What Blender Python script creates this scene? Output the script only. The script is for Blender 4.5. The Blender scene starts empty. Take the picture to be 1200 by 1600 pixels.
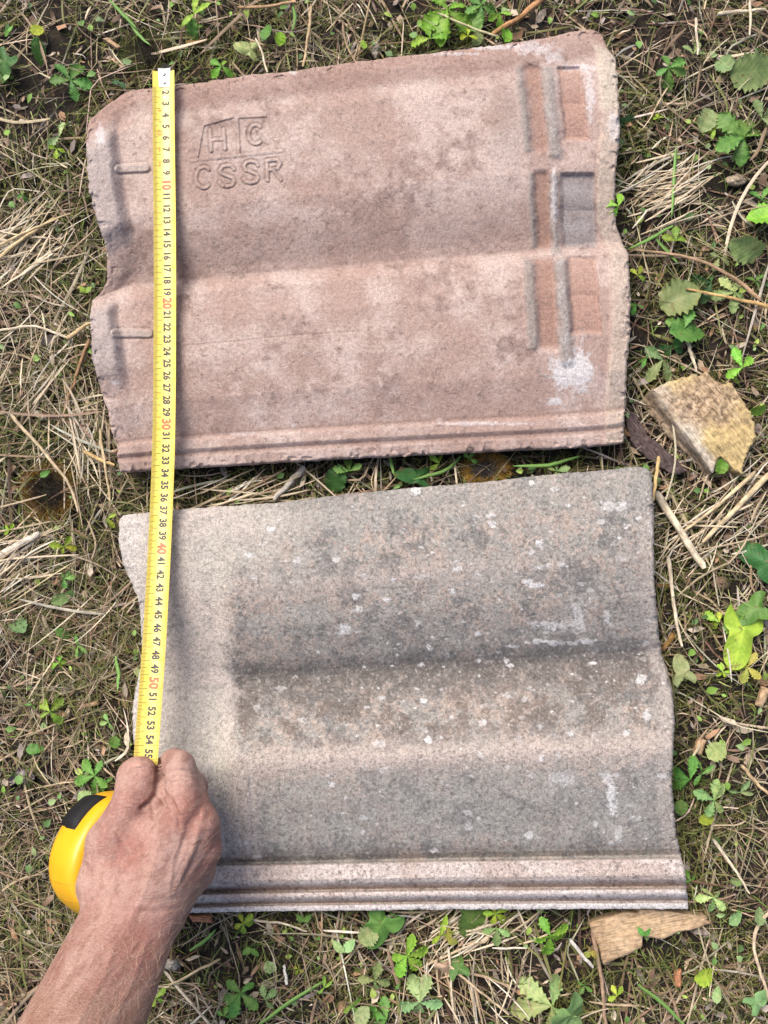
import bpy, math, random
import numpy as np
from mathutils import Vector, Matrix, Quaternion

# ------------------------------------------------------------------ scene, camera, light
SC = bpy.context.scene
COL = SC.collection
FPX, DIST, TILT = 1520.0, 0.81, math.radians(5.0)      # focal length in photo pixels, distance to ground (m), tilt
cam_d = bpy.data.cameras.new('camera')
cam_d.sensor_fit = 'VERTICAL'
cam_d.sensor_height = 36.0
cam_d.lens = FPX / 1600.0 * 36.0
cam_d.clip_start = 0.02
cam_d.clip_end = 200.0
cam = bpy.data.objects.new('camera', cam_d)
COL.objects.link(cam)
CAM = np.array([0.0, -DIST * math.sin(TILT), DIST * math.cos(TILT)])
cam.location = CAM
cam.rotation_euler = (TILT, 0, 0)
SC.camera = cam

SUN_EL, SUN_AZ = math.radians(54), math.radians(126)   # azimuth of the light source, from +x towards +y
world = bpy.data.worlds.new('World')
SC.world = world
world.use_nodes = True
wn = world.node_tree
sky = wn.nodes.new('ShaderNodeTexSky')
sky.sky_type = 'NISHITA'
sky.sun_disc = False
sky.sun_elevation = SUN_EL
sky.sun_rotation = math.pi / 2 - SUN_AZ
sky.dust_density = 4.0
sky.air_density = 0.8
sky.ozone_density = 0.6
wn.links.new(sky.outputs[0], wn.nodes['Background'].inputs['Color'])
wn.nodes['Background'].inputs['Strength'].default_value = 0.085
sun_d = bpy.data.lights.new('sun', 'SUN')
sun_d.energy = 1.5
sun_d.angle = math.radians(34)
sun_d.color = (1.0, 0.95, 0.88)
sun = bpy.data.objects.new('sun', sun_d)
COL.objects.link(sun)
to_sun = Vector((math.cos(SUN_EL) * math.cos(SUN_AZ), math.cos(SUN_EL) * math.sin(SUN_AZ), math.sin(SUN_EL)))
sun.rotation_euler = (-to_sun).to_track_quat('-Z', 'Y').to_euler()
SC.view_settings.view_transform = 'Standard'
SC.view_settings.look = 'None'
SC.view_settings.gamma = 1.0
SC.view_settings.exposure = 1.14
SC.view_settings.use_curve_mapping = False

RNG = np.random.default_rng(7)
random.seed(7)

# ------------------------------------------------------------------ helpers
def unp(px, py, z):
    """photo pixel (1200x1600) + height in cm -> world metres"""
    px = np.asarray(px, float); py = np.asarray(py, float); z = np.asarray(z, float) / 100.0
    px, py, z = np.broadcast_arrays(px, py, z)
    d0 = (px - 600) / FPX; d1 = (800 - py) / FPX
    c, s = math.cos(TILT), math.sin(TILT)
    w1 = d1 * c + s; w2 = d1 * s - c
    t = (z - CAM[2]) / w2
    return np.stack([CAM[0] + d0 * t, CAM[1] + w1 * t, z], -1)

def sstep(a, b, x):
    t = np.clip((x - a) / (b - a), 0, 1)
    return t * t * (3 - 2 * t)

def vnoise(x, y, seed=0):
    n = 128
    tab = np.random.default_rng(1000 + seed).random((n, n))
    xi = np.floor(x).astype(int); yi = np.floor(y).astype(int)
    fx = x - xi; fy = y - yi
    fx = fx * fx * (3 - 2 * fx); fy = fy * fy * (3 - 2 * fy)
    x0 = xi % n; x1 = (xi + 1) % n; y0 = yi % n; y1 = (yi + 1) % n
    return (tab[x0, y0] * (1 - fx) + tab[x1, y0] * fx) * (1 - fy) + (tab[x0, y1] * (1 - fx) + tab[x1, y1] * fx) * fy

def fbm(x, y, s, seed=0, oct=4, gain=0.55):
    """fractal noise about 0..1, feature size s"""
    a = 0; w = 1.0; tot = 0
    for i in range(oct):
        a = a + w * vnoise(x / s * 2 ** i + 13.7 * i, y / s * 2 ** i - 7.1 * i, seed + i)
        tot += w; w *= gain
    return a / tot

def seg_dist(px, py, a, b):
    ax, ay = a; bx, by = b
    dx, dy = bx - ax, by - ay
    L = dx * dx + dy * dy + 1e-9
    t = np.clip(((px - ax) * dx + (py - ay) * dy) / L, 0, 1)
    return np.hypot(px - ax - t * dx, py - ay - t * dy)

def poly_dist(px, py, pts):
    d = None
    for a, b in zip(pts[:-1], pts[1:]):
        e = seg_dist(px, py, a, b)
        d = e if d is None else np.minimum(d, e)
    return d

def inside(px, py, poly):
    r = np.zeros(np.shape(px), bool)
    n = len(poly)
    for i in range(n):
        x0, y0 = poly[i]; x1, y1 = poly[(i + 1) % n]
        c = ((y0 > py) != (y1 > py)) & (px < (x1 - x0) * (py - y0) / (y1 - y0 + 1e-12) + x0)
        r ^= c
    return r

def mesh_np(name, verts, faces, mat=None, parent=None, col=None, smooth=True, uv=None):
    """faces: (n,4) or (n,3) array, or list of such arrays"""
    if isinstance(faces, np.ndarray):
        faces = [faces]
    me = bpy.data.meshes.new(name)
    verts = np.asarray(verts, np.float32)
    me.vertices.add(len(verts))
    me.vertices.foreach_set('co', verts.ravel())
    idx = np.concatenate([f.ravel() for f in faces]).astype(np.int32)
    tot = np.concatenate([np.full(len(f), f.shape[1]) for f in faces]).astype(np.int32)
    st = np.concatenate([[0], np.cumsum(tot)[:-1]]).astype(np.int32)
    me.loops.add(len(idx))
    me.loops.foreach_set('vertex_index', idx)
    me.polygons.add(len(tot))
    me.polygons.foreach_set('loop_start', st)
    me.polygons.foreach_set('use_smooth', np.full(len(tot), smooth, dtype=bool))
    me.update(calc_edges=True)
    if col is not None:
        c4 = np.ones((len(verts), 4), np.float32); c4[:, :3] = col
        at = me.color_attributes.new('Col', 'FLOAT_COLOR', 'POINT')
        at.data.foreach_set('color', c4.ravel())
    if uv is not None:
        l = me.uv_layers.new(name='UVMap')
        l.data.foreach_set('uv', np.asarray(uv, np.float32)[idx].ravel())
    if mat:
        me.materials.append(mat)
    return link(name, me, parent)

def link(name, me, parent=None):
    o = bpy.data.objects.new(name, me)
    COL.objects.link(o)
    if parent:
        o.parent = parent
        o.matrix_parent_inverse = parent.matrix_basis.inverted()
    return o

def empty(name, loc):
    o = bpy.data.objects.new(name, None)
    o.empty_display_size = 0.02
    o.location = loc
    COL.objects.link(o)
    return o

def tag(o, label=None, cat=None, group=None, kind=None):
    if label: o['label'] = label
    if cat: o['category'] = cat
    if group: o['group'] = group
    if kind: o['kind'] = kind
    return o

def smooth_normals(o):
    pass

class NT:
    def __init__(s, name):
        s.m = bpy.data.materials.new(name); s.m.use_nodes = True
        s.t = s.m.node_tree; s.b = s.t.nodes['Principled BSDF']
    def n(s, typ, **kw):
        nd = s.t.nodes.new(typ)
        for k, v in kw.items():
            if k.startswith('i_'):
                key = k[2:]
                nd.inputs[int(key) if key.isdigit() else key.replace('_', ' ')].default_value = v
            else:
                setattr(nd, k, v)
        return nd
    def l(s, a, b): s.t.links.new(a, b)
    def set(s, **kw):
        for k, v in kw.items(): s.b.inputs[k.replace('_', ' ')].default_value = v
    def attr(s, name='Col'):
        return s.n('ShaderNodeAttribute', attribute_name=name).outputs['Color']
    def noise(s, scale, detail=4, rough=0.6, vec=None):
        nd = s.n('ShaderNodeTexNoise', i_Scale=scale, i_Detail=detail, i_Roughness=rough)
        if vec is None:
            vec = s.n('ShaderNodeTexCoord').outputs['Object']
        s.l(vec, nd.inputs['Vector'])
        return nd.outputs['Fac']
    def ramp(s, fac, stops):
        r = s.n('ShaderNodeValToRGB')
        e = r.color_ramp.elements
        while len(e) < len(stops): e.new(0.5)
        for i, (p, c) in enumerate(stops):
            e[i].position = p
            e[i].color = (c, c, c, 1) if isinstance(c, (int, float)) else (*c, 1)
        s.l(fac, r.inputs[0])
        return r.outputs['Color']
    def mul(s, a, b, fac=1.0, typ='MULTIPLY'):
        m = s.n('ShaderNodeMix', data_type='RGBA', blend_type=typ)
        if isinstance(fac, (int, float)): m.inputs[0].default_value = fac
        else: s.l(fac, m.inputs[0])
        for v, k in ((a, 6), (b, 7)):
            if isinstance(v, tuple): m.inputs[k].default_value = (*v, 1)
            else: s.l(v, m.inputs[k])
        return m.outputs[2]
    def bump(s, h, strength, dist):
        b = s.n('ShaderNodeBump', i_Strength=strength, i_Distance=dist)
        s.l(h, b.inputs['Height']); s.l(b.outputs[0], s.b.inputs['Normal'])
    def base(s, c):
        if isinstance(c, tuple): s.b.inputs['Base Color'].default_value = (*c, 1)
        else: s.l(c, s.b.inputs['Base Color'])

# ------------------------------------------------------------------ materials
def mat_tile(name, grain, contrast, bump):
    t = NT(name); t.set(Roughness=0.92); t.b.inputs['Specular IOR Level'].default_value = 0.2
    n1 = t.noise(grain, 3, 0.7); n2 = t.noise(grain * 0.32, 3, 0.65)
    c = t.mul(t.attr(), t.ramp(n1, [(0.28, 1 - contrast), (0.5, 1.0), (0.72, 1 + contrast * 0.7)]))
    c = t.mul(c, t.ramp(n2, [(0.3, 1 - contrast * 0.6), (0.55, 1.0), (0.75, 1 + contrast * 0.4)]))
    t.base(c)
    t.bump(n1, bump, 0.0012)
    return t.m
M_PINK = mat_tile('pink_concrete', 1150, 0.42, 0.5)
M_GREY = mat_tile('weathered_concrete', 1150, 0.55, 0.9)

def mat_soil():
    t = NT('soil'); t.set(Roughness=0.95)
    n = t.noise(60, 6, 0.7); k = t.noise(420, 4, 0.7)
    c = t.ramp(n, [(0.3, (0.010, 0.007, 0.005)), (0.5, (0.024, 0.016, 0.010)), (0.62, (0.05, 0.034, 0.02)), (0.75, (0.036, 0.036, 0.014))])
    t.base(t.mul(c, t.ramp(k, [(0.3, 0.5), (0.6, 1.1)])))
    t.bump(k, 0.8, 0.004)
    return t.m
M_SOIL = mat_soil()

def mat_attr(name, rough=0.75, grain=None, spec=0.3, trans=0.0):
    t = NT(name); t.set(Roughness=rough); t.b.inputs['Specular IOR Level'].default_value = spec
    c = t.attr()
    if grain:
        n = t.noise(grain, 3, 0.6)
        c = t.mul(c, t.ramp(n, [(0.25, 0.7), (0.55, 1.0), (0.8, 1.2)]))
    t.base(c)
    return t.m
M_STRAW = mat_attr('dry_straw', 0.55, 700, 0.35)
M_MOSS = mat_attr('moss', 0.8)
M_GRASS = mat_attr('green_grass', 0.5)

def mat_wood(name, cols, scale=90, stretch=0.06):
    """grain runs along object UV u"""
    t = NT(name); t.set(Roughness=0.85); t.b.inputs['Specular IOR Level'].default_value = 0.2
    uv = t.n('ShaderNodeTexCoord').outputs['UV']
    mp = t.n('ShaderNodeMapping'); mp.inputs['Scale'].default_value = (stretch, 1, 1); t.l(uv, mp.inputs[0])
    g = t.noise(scale * 4, 5, 0.7, mp.outputs[0]); g2 = t.noise(scale, 4, 0.6, uv)
    c = t.mul(t.ramp(g, [(0.32, cols[0]), (0.5, cols[1]), (0.68, cols[2])]), t.ramp(g2, [(0.3, 0.6), (0.6, 1.1)]))
    c = t.mul(c, t.attr())
    t.base(c); t.bump(g, 0.7, 0.0012)
    return t.m
M_WOOD_PALE = mat_wood('pale_wood', [(0.30, 0.19, 0.11), (0.52, 0.38, 0.25), (0.62, 0.49, 0.34)], 240)
M_WOOD_YELLOW = mat_wood('rotten_wood', [(0.24, 0.18, 0.12), (0.46, 0.385, 0.27), (0.60, 0.52, 0.38)], 260, 0.07)
M_BARK = mat_wood('bark', [(0.04, 0.028, 0.026), (0.1, 0.07, 0.065), (0.2, 0.15, 0.14)], 200, 0.35)
M_STICK = mat_wood('stick_bark', [(0.55, 0.5, 0.45), (0.9, 0.9, 0.9), (1.1, 1.1, 1.1)], 170, 0.10)

def mat_leaf():
    t = NT('leaf'); t.set(Roughness=0.5); t.b.inputs['Specular IOR Level'].default_value = 0.35
    oi = t.n('ShaderNodeObjectInfo')
    uv = t.n('ShaderNodeTexCoord').outputs['UV']
    sp = t.n('ShaderNodeSeparateXYZ'); t.l(uv, sp.inputs[0])
    # veins: midrib at |v| small, side veins as slanted stripes
    ab = t.n('ShaderNodeMath', operation='ABSOLUTE'); t.l(sp.outputs[1], ab.inputs[0])
    sl = t.n('ShaderNodeMath', operation='MULTIPLY_ADD'); t.l(ab.outputs[0], sl.inputs[0]); sl.inputs[1].default_value = -0.9; t.l(sp.outputs[0], sl.inputs[2])
    sn = t.n('ShaderNodeMath', operation='MULTIPLY'); t.l(sl.outputs[0], sn.inputs[0]); sn.inputs[1].default_value = 48.0
    si = t.n('ShaderNodeMath', operation='SINE'); t.l(sn.outputs[0], si.inputs[0])
    vein = t.ramp(si.outputs[0], [(0.80, 0.0), (0.98, 1.0)])
    mid = t.ramp(ab.outputs[0], [(0.008, 1.0), (0.035, 0.0)])
    vm = t.mul(vein, mid, 1.0, 'ADD')
    n = t.noise(3.2, 5, 0.65)
    c = t.mul(oi.outputs['Color'], t.ramp(n, [(0.3, (0.6, 0.68, 0.6)), (0.5, (1.0, 1.0, 1.0)), (0.68, (1.3, 1.12, 1.2))]))
    c = t.mul(c, (0.20, 0.13, 0.06), t.ramp(t.noise(5.0, 2, 0.5), [(0.66, 0.0), (0.72, 0.7)]), 'MIX')
    c = t.mul(c, (1.22, 1.18, 1.15), vm)
    t.base(c)
    t.bump(si.outputs[0], 0.12, 0.0005)
    tr = t.n('ShaderNodeBsdfTranslucent'); t.l(c, tr.inputs[0])
    mx = t.n('ShaderNodeMixShader', i_0=0.25)
    t.l(t.b.outputs[0], mx.inputs[1]); t.l(tr.outputs[0], mx.inputs[2])
    t.l(mx.outputs[0], t.t.nodes['Material Output'].inputs['Surface'])
    return t.m
M_LEAF = mat_leaf()
def plain(name, c, rough, spec=0.5, metal=0.0):
    t = NT(name); t.set(Roughness=rough, Metallic=metal); t.b.inputs['Specular IOR Level'].default_value = spec; t.base(c)
    return t
def mat_objcol():
    t = NT('stem'); t.set(Roughness=0.6)
    t.base(t.n('ShaderNodeObjectInfo').outputs['Color'])
    return t.m
M_STEM = mat_objcol()

# ------------------------------------------------------------------ ground
def ground_z(x, y):
    """height in metres"""
    return (fbm(x, y, 0.09, 3, 4) - 0.5) * 0.012 + (fbm(x, y, 0.012, 9, 3) - 0.5) * 0.005
def build_ground():
    def axis(c, half, step, far):
        a = np.arange(-half, half + 1e-6, step)
        b = half + np.geomspace(step * 2, far, 18)
        return np.concatenate([-b[::-1], a, b]) + c
    xs = axis(0, 0.45, 0.0035, 6.0); ys = axis(0, 0.60, 0.0035, 6.0)
    X, Y = np.meshgrid(xs, ys)
    Z = ground_z(X, Y)
    n, m = X.shape
    i = np.arange(n * m).reshape(n, m)
    f = np.stack([i[:-1, :-1], i[:-1, 1:], i[1:, 1:], i[1:, :-1]], -1).reshape(-1, 4)
    o = mesh_np('ground', np.stack([X, Y, Z], -1).reshape(-1, 3), f, M_SOIL)
    tag(o, kind='structure')
build_ground()

# ------------------------------------------------------------------ patches: a slab whose four sides are traced in plan
def edge_curve(pts, n, axis):
    p = np.array(pts, float)
    if axis == 0 or axis == 1:
        t = (p[:, axis] - p[0, axis]) / (p[-1, axis] - p[0, axis])
        t = np.maximum.accumulate(t + np.arange(len(t)) * 1e-6)
    else:
        d = np.hypot(*np.diff(p, axis=0).T); t = np.concatenate([[0], np.cumsum(d)]) / d.sum()
    s = np.linspace(0, 1, n)
    q = np.stack([np.interp(s, t, p[:, 0]), np.interp(s, t, p[:, 1])], -1)
    k = np.array([1, 2, 3, 2, 1.]) / 9          # soften the corners of the traced outline
    for _ in range(max(1, n // 140)):
        for c in range(2):
            e = np.pad(q[:, c], 2, mode='edge'); sm = np.convolve(e, k, 'valid')
            q[1:-1, c] = sm[1:-1]
    return q
def coons(T, B, L, R, nu, nv, ax=(0, 0, 1, 1)):
    T = edge_curve(T, nu, ax[0]); B = edge_curve(B, nu, ax[1]); L = edge_curve(L, nv, ax[2]); R = edge_curve(R, nv, ax[3])
    u = np.linspace(0, 1, nu)[None, :, None]; v = np.linspace(0, 1, nv)[:, None, None]
    P = (1 - v) * T[None] + v * B[None] + (1 - u) * L[:, None] + u * R[:, None] \
        - ((1 - u) * (1 - v) * T[0] + u * (1 - v) * T[-1] + (1 - u) * v * B[0] + u * v * B[-1])
    return P[..., 0], P[..., 1], np.broadcast_to(u[..., 0], P.shape[:2]), np.broadcast_to(v[..., 0], P.shape[:2])

def slab(PX, PY, Z, col, thick, lab, names, mat, root, uv=None, under=None, bottom=None):
    """heightfield slab -> one mesh per label, shared smooth normals, skirt and underside go to label 0"""
    nv, nu = Z.shape
    W = unp(PX, PY, Z).reshape(-1, 3)
    idx = np.arange(nv * nu).reshape(nv, nu)
    F = np.stack([idx[:-1, :-1], idx[1:, :-1], idx[1:, 1:], idx[:-1, 1:]], -1).reshape(-1, 4)
    fl = lab[:-1, :-1].reshape(-1)
    # skirt
    loop = np.concatenate([idx[0, :-1], idx[:-1, -1], idx[-1, :0:-1], idx[:0:-1, 0]])
    top = W[loop]
    ctr = W.mean(0)
    low = top.copy()
    low[:, 2] -= thick
    if bottom is not None: low[:, 2] = np.minimum(top[:, 2] - 0.001, bottom)
    jit = 1 - 0.004 * RNG.random(len(loop))
    low[:, :2] = ctr[:2] + (low[:, :2] - ctr[:2]) * jit[:, None] * 0.992
    mid = (top + low) / 2; mid[:, :2] += (RNG.random((len(loop), 2)) - 0.5) * 0.0008
    n0 = len(W); k = len(loop)
    allv = np.concatenate([W, top, mid, low])
    ar = np.arange(k); nx = (ar + 1) % k
    sk = np.concatenate([np.stack([n0 + ar, n0 + nx, n0 + k + nx, n0 + k + ar], -1),
                         np.stack([n0 + k + ar, n0 + k + nx, n0 + 2 * k + nx, n0 + 2 * k + ar], -1)])
    step = 8
    sub = np.unique(np.concatenate([np.arange(0, nv, step), [nv - 1]])); sub2 = np.unique(np.concatenate([np.arange(0, nu, step), [nu - 1]]))
    bi = idx[np.ix_(sub, sub2)]
    bw = W[bi.ravel()].copy(); bw[:, 2] -= thick
    if bottom is not None: bw[:, 2] = bottom
    bw[:, :2] = ctr[:2] + (bw[:, :2] - ctr[:2]) * 0.992
    b0 = len(allv); allv = np.concatenate([allv, bw])
    j = np.arange(len(bw)).reshape(bi.shape) + b0
    bf = np.stack([j[:-1, :-1], j[:-1, 1:], j[1:, 1:], j[1:, :-1]], -1).reshape(-1, 4)
    C = np.concatenate([col.reshape(-1, 3), col.reshape(-1, 3)[loop], col.reshape(-1, 3)[loop], col.reshape(-1, 3)[loop], col.reshape(-1, 3)[bi.ravel()]])
    FA = np.concatenate([F, sk, bf]); LA = np.concatenate([fl, np.zeros(len(sk) + len(bf), int)])
    # vertex normals over the whole
    p = allv[FA]; fn = np.cross(p[:, 2] - p[:, 0], p[:, 3] - p[:, 1])
    vn = np.zeros_like(allv)
    for q in range(4): np.add.at(vn, FA[:, q], fn)
    vn /= np.linalg.norm(vn, axis=1, keepdims=True) + 1e-12
    uvf = None
    if uv is not None:
        u0 = uv.reshape(-1, 2); uvf = np.concatenate([u0, u0[loop], u0[loop] , u0[loop] + [0, 0.01], u0[bi.ravel()]])
    objs = {}
    for L, nm in names.items():
        f = FA[LA == L]
        if len(f) == 0: continue
        used, inv = np.unique(f, return_inverse=True)
        o = mesh_np(nm, allv[used] - np.array(root.location if root else (0, 0, 0)), inv.reshape(-1, 4), mat, None, C[used], True, None if uvf is None else uvf[used])
        o.data.normals_split_custom_set_from_vertices(vn[used].tolist())
        if root: o.parent = root
        objs[L] = o
    return objs

def rough_edges(PX, PY, U, V, amp, seed, W, H, reach=7.0):
    """crumbly outline"""
    dl, dr, dt, db = U * W, (1 - U) * W, V * H, (1 - V) * H
    def nz(c, s): return (fbm(c, c * 0 + seed * 3.3 + s, 12, seed + s, 4, 0.8) - 0.5) * 2 * amp
    PX = PX + nz(PY, 1) * np.exp(-dl / reach) + nz(PY, 2) * np.exp(-dr / reach)
    PY = PY + nz(PX, 3) * np.exp(-dt / reach) * 0.7 + nz(PX, 4) * np.exp(-db / reach) * 0.7
    d = np.minimum(np.minimum(dl, dr), np.minimum(dt, db))
    return PX, PY, d

def blob(px, py, cx, cy, rx, ry, n, soft=0.45, k=0.9):
    r = np.hypot((px - cx) / rx, (py - cy) / ry)
    return sstep(1 + soft, 1 - soft, r + (n - 0.5) * 2 * k)
def lime(px, py, cx, cy, rx, ry, nf, lo=.48, hi=.80):
    s = np.exp(-((px - cx) / rx) ** 2 - ((py - cy) / ry) ** 2)
    return sstep(lo, hi, s * .72 + (nf - .5) * 1.5 + .24) * sstep(.04, .2, s)

def arc(cx, cy, rx, ry, a0, a1, n=14, rot=0.0):
    a = np.radians(np.linspace(a0, a1, n))
    x = rx * np.cos(a); y = ry * np.sin(a)
    return [(cx + x_ * math.cos(rot) - y_ * math.sin(rot), cy + x_ * math.sin(rot) + y_ * math.cos(rot)) for x_, y_ in zip(x, y)]

# ------------------------------------------------------------------ pink tile (underside up)
UP_T = [(140, 188), (165, 165), (200, 142), (248, 137), (300, 131), (400, 116), (450, 112), (560, 96), (700, 80), (800, 67), (870, 56), (900, 48), (925, 45), (942, 55)]
UP_L = [(140, 188), (135, 215), (136, 260), (140, 300), (150, 340), (162, 375), (168, 410), (168, 440), (155, 460), (143, 472), (141, 500), (144, 560), (155, 600), (168, 640), (176, 680), (184, 700), (183, 715), (188, 738)]
UP_R = [(942, 55), (948, 75), (962, 90), (965, 130), (970, 200), (964, 250), (961, 300), (962, 350), (975, 383), (982, 400), (985, 450), (984, 520), (980, 580), (976, 640), (975, 690)]
UP_B = [(188, 738), (300, 731), (480, 720), (700, 709), (850, 702), (940, 697), (968, 693), (975, 690)]
LO_T = [(187, 812), (192, 805), (250, 799), (330, 792), (430, 786), (540, 772), (650, 762), (760, 753), (850, 742), (940, 735), (985, 730), (1008, 730), (1017, 737)]
LO_L = [(187, 812), (186, 850), (192, 880), (202, 905), (215, 930), (220, 970), (222, 1020), (218, 1050), (210, 1080), (207, 1110), (208, 1150), (213, 1185), (220, 1240), (222, 1340), (226, 1428)]
LO_R = [(1017, 737), (1021, 780), (1022, 850), (1022, 900), (1026, 960), (1033, 1020), (1043, 1050), (1050, 1075), (1054, 1120), (1052, 1180), (1050, 1220), (1055, 1290), (1062, 1330), (1070, 1360), (1073, 1390), (1075, 1420)]
LO_B = [(226, 1428), (400, 1424), (700, 1421), (1075, 1420)]

def mixc(a, b, t):
    return a * (1 - t[..., None]) + np.array(b) * t[..., None]

def smooth_profile(vs, zs, V, soft):
    g = np.linspace(0, 1, 1201)
    z = np.interp(g, vs, zs)
    k = np.hanning(soft); k /= k.sum()
    e = np.pad(z, soft // 2, mode='edge')
    z = np.convolve(e, k, 'valid')[:1201]
    return np.interp(V, g, z)

def upper_tile():
    PX, PY, U, V = coons(UP_T, UP_B, UP_L, UP_R, 660, 500)
    PX, PY, d = rough_edges(PX, PY, U, V, 3.0, 21, 810, 600, 5)
    nA = fbm(PX, PY, 60, 31, 5, 0.6); nB = fbm(PX, PY, 16, 41, 4, 0.65); nC = fbm(PX, PY, 5, 51, 3, 0.7); nL = fbm(PX, PY, 170, 61, 3)
    vs = [0, .03, .055, .072, .10, .20, .32, .42, .485, .512, .527, .545, .62, .72, .82, .875, .905, .917, .927, .95, .962, .973, 1]
    zs = [3.35, 3.55, 3.5, 3.5, 3.85, 4.05, 3.95, 3.2, 2.55, 2.4, 2.85, 3.45, 3.95, 3.95, 3.6, 3.05, 2.75, 2.65, 3.05, 3.1, 2.75, 3.0, 2.85]
    Z = smooth_profile(vs, zs, V, 21) * (V < .86) + smooth_profile(vs, zs, V, 9) * (V >= .86)
    lab = np.zeros(Z.shape, int)
    names = {0: 'body'}
    # left end lip (the hanging wall), two stretches
    Lx = edge_curve(UP_L, 500, 1)[:, 0][:, None]
    dl = PX - Lx
    lipm = sstep(.02, .10, V) * sstep(.40, .30, V) + sstep(.52, .565, V) * sstep(.80, .68, V)
    lw = 34 + 4 * np.sin(V * 11)
    lw = lw + (fbm(PX * 0, PY, 45, 97, 2) - .5) * 10
    lip = sstep(lw + 15, lw - 7, dl) * lipm
    low_lip = sstep(46, 20, dl) * (1 - lipm) * 0.25
    Z = Z + lip * 1.05 + low_lip
    lab[(lip > 0.5)] = 1; names[1] = 'end_lip'
    # small tabs next to the lip
    for i, (a, b) in enumerate([((186, 264), (228, 262)), ((180, 521), (233, 521))]):
        e = seg_dist(PX, PY, a, b)
        h = sstep(8.5, 4.5, e)
        tabm = h if i == 0 else np.maximum(tabm, h)
        Z += h * 0.17 - 0.05 * np.exp(-((e - 8) / 2.0) ** 2)
        lab[e < 6.5] = 2 + i; names[2 + i] = 'tab'
    # right end: cross ribs, channels, pockets, lip
    Rx = edge_curve(UP_R, 500, 1)[:, 0][:, None]
    dr = Rx - PX
    elip = sstep(34, 24, dr) * sstep(.02, .06, V)
    Z += elip * 0.22
    lab[(elip > .5) & (V < .9)] = 4; names[4] = 'end_rim'
    wob = (fbm(PX, PY, 22, 87, 3) - .5) * 6; wobc = (fbm(PX, PY, 9, 89, 3) - .5) * 2.5; wob = wob + wobc
    def box(x0, x1, y0, y1, sk, soft=4.0):
        xx = PX - sk * (PY - y0) + wob
        return sstep(x0 - soft / 2, x0 + soft / 2, xx) * sstep(x1 + soft / 2, x1 - soft / 2, xx) * sstep(y0 - soft / 2, y0 + soft / 2, PY) * sstep(y1 + soft / 2, y1 - soft / 2, PY)
    groups = [  # y0, y1, rib A, channel, rib B, pocket
        (102, 236, (806, 817), (819, 845), (845, 863), (872, 908, 106, 218), 0.10),
        (268, 388, (824, 833), (834, 858), (858, 870), (877, 928, 272, 386), 0.03),
        (404, 545, (817, 832), (834, 866), (866, 886), (886, 932, 402, 520), 0.06)]
    ribA = np.zeros_like(Z); ribB = np.zeros_like(Z); chan = np.zeros_like(Z); pock = np.zeros_like(Z)
    for g, (y0, y1, a, c, b, p, sk) in enumerate(groups):
        A = box(a[0], a[1], y0, y1, sk, 10); B = box(b[0], b[1], y0, y1 + (10 if g < 2 else 25), sk, 13)
        Cn = box(c[0], c[1], y0, y1, sk, 14); P = box(p[0], p[1], p[2], p[3], sk, 9)
        ribA = np.maximum(ribA, A); ribB = np.maximum(ribB, B); chan = np.maximum(chan, Cn); pock = np.maximum(pock, P)
        ym = (p[2] + p[3]) / 2
        bul = P * 0.16 * np.abs(np.sin((PY - p[2]) / (p[3] - p[2]) * 2 * math.pi)) ** .6
        Z += A * (0.15 + .05 * (nC - .5)) + B * (0.30 + .06 * (nC - .5)) - Cn * 0.28 - P * 0.46 + bul
        lab[(A > .5)] = 5; lab[(B > .5)] = 6; lab[(P > .5)] = 7 + g; names[7 + g] = 'pocket'
    names[5] = 'cross_rib'; names[6] = 'cross_rib'
    # interlocking edge strip
    strip = V > .921
    lab[strip] = 10; names[10] = 'interlocking_edge'
    Z += 0.12 * blob(PX, PY, 685, 660, 9, 5, nB, .3, .2)
    # emblem panels and letters
    p1 = [(310, 247), (319, 197), (366, 184), (370, 240)]; p2 = [(373, 185), (417, 183), (431, 232), (376, 241)]
    for k, p in ((11, p1), (12, p2)):
        ins = inside(PX, PY, p); e = poly_dist(PX, PY, p + [p[0]])
        Z += np.where(ins, -0.07 * sstep(0, 2.0, e), 0) + 0.06 * np.exp(-((e - 1.0) / 1.6) ** 2) * (~ins) - 0.05 * np.exp(-(e / 1.3) ** 2)
        lab[ins] = k; names[k] = 'emblem_panel'
    base_l = seg_dist(PX, PY, (300, 251), (440, 236)); Z += 0.025 * sstep(3.0, 1.5, base_l) - 0.03 * np.exp(-((base_l - 3.6) / 1.2) ** 2)
    def S(cx, cy, rx, ry):
        return [(cx + x * rx, cy + y * ry) for x, y in [(.95, -.62), (.6, -.92), (0, -1), (-.65, -.88), (-.95, -.55), (-.75, -.2), (0, .0), (.75, .2), (.98, .55), (.68, .88), (0, 1), (-.65, .92), (-1, .62)]]
    letters = [[[(328.5, 203), (330, 236)], [(350, 202), (352, 233)], [(330, 219), (351, 217)]],
               [arc(400, 210, 11, 15, -50, -310, 16)],
               [arc(318.5, 277.5, 12, 16.5, -48, -312, 16)],
               [S(355, 275, 11.5, 16.5)], [S(392.5, 269, 11.5, 17)],
               [[(417, 251), (418.5, 282)], [(418, 251), (433, 249.5), (438, 256), (434, 263.5), (419, 266)], [(427, 265.5), (439, 281)]]]
    grime = np.exp(-((base_l - 3.4) / 1.3) ** 2) * .4
    for p in (p1, p2): grime = np.maximum(grime, np.exp(-(poly_dist(PX, PY, p + [p[0]]) / 1.3) ** 2) * .7)
    wear = .95 + .4 * sstep(.35, .6, nB)
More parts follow.
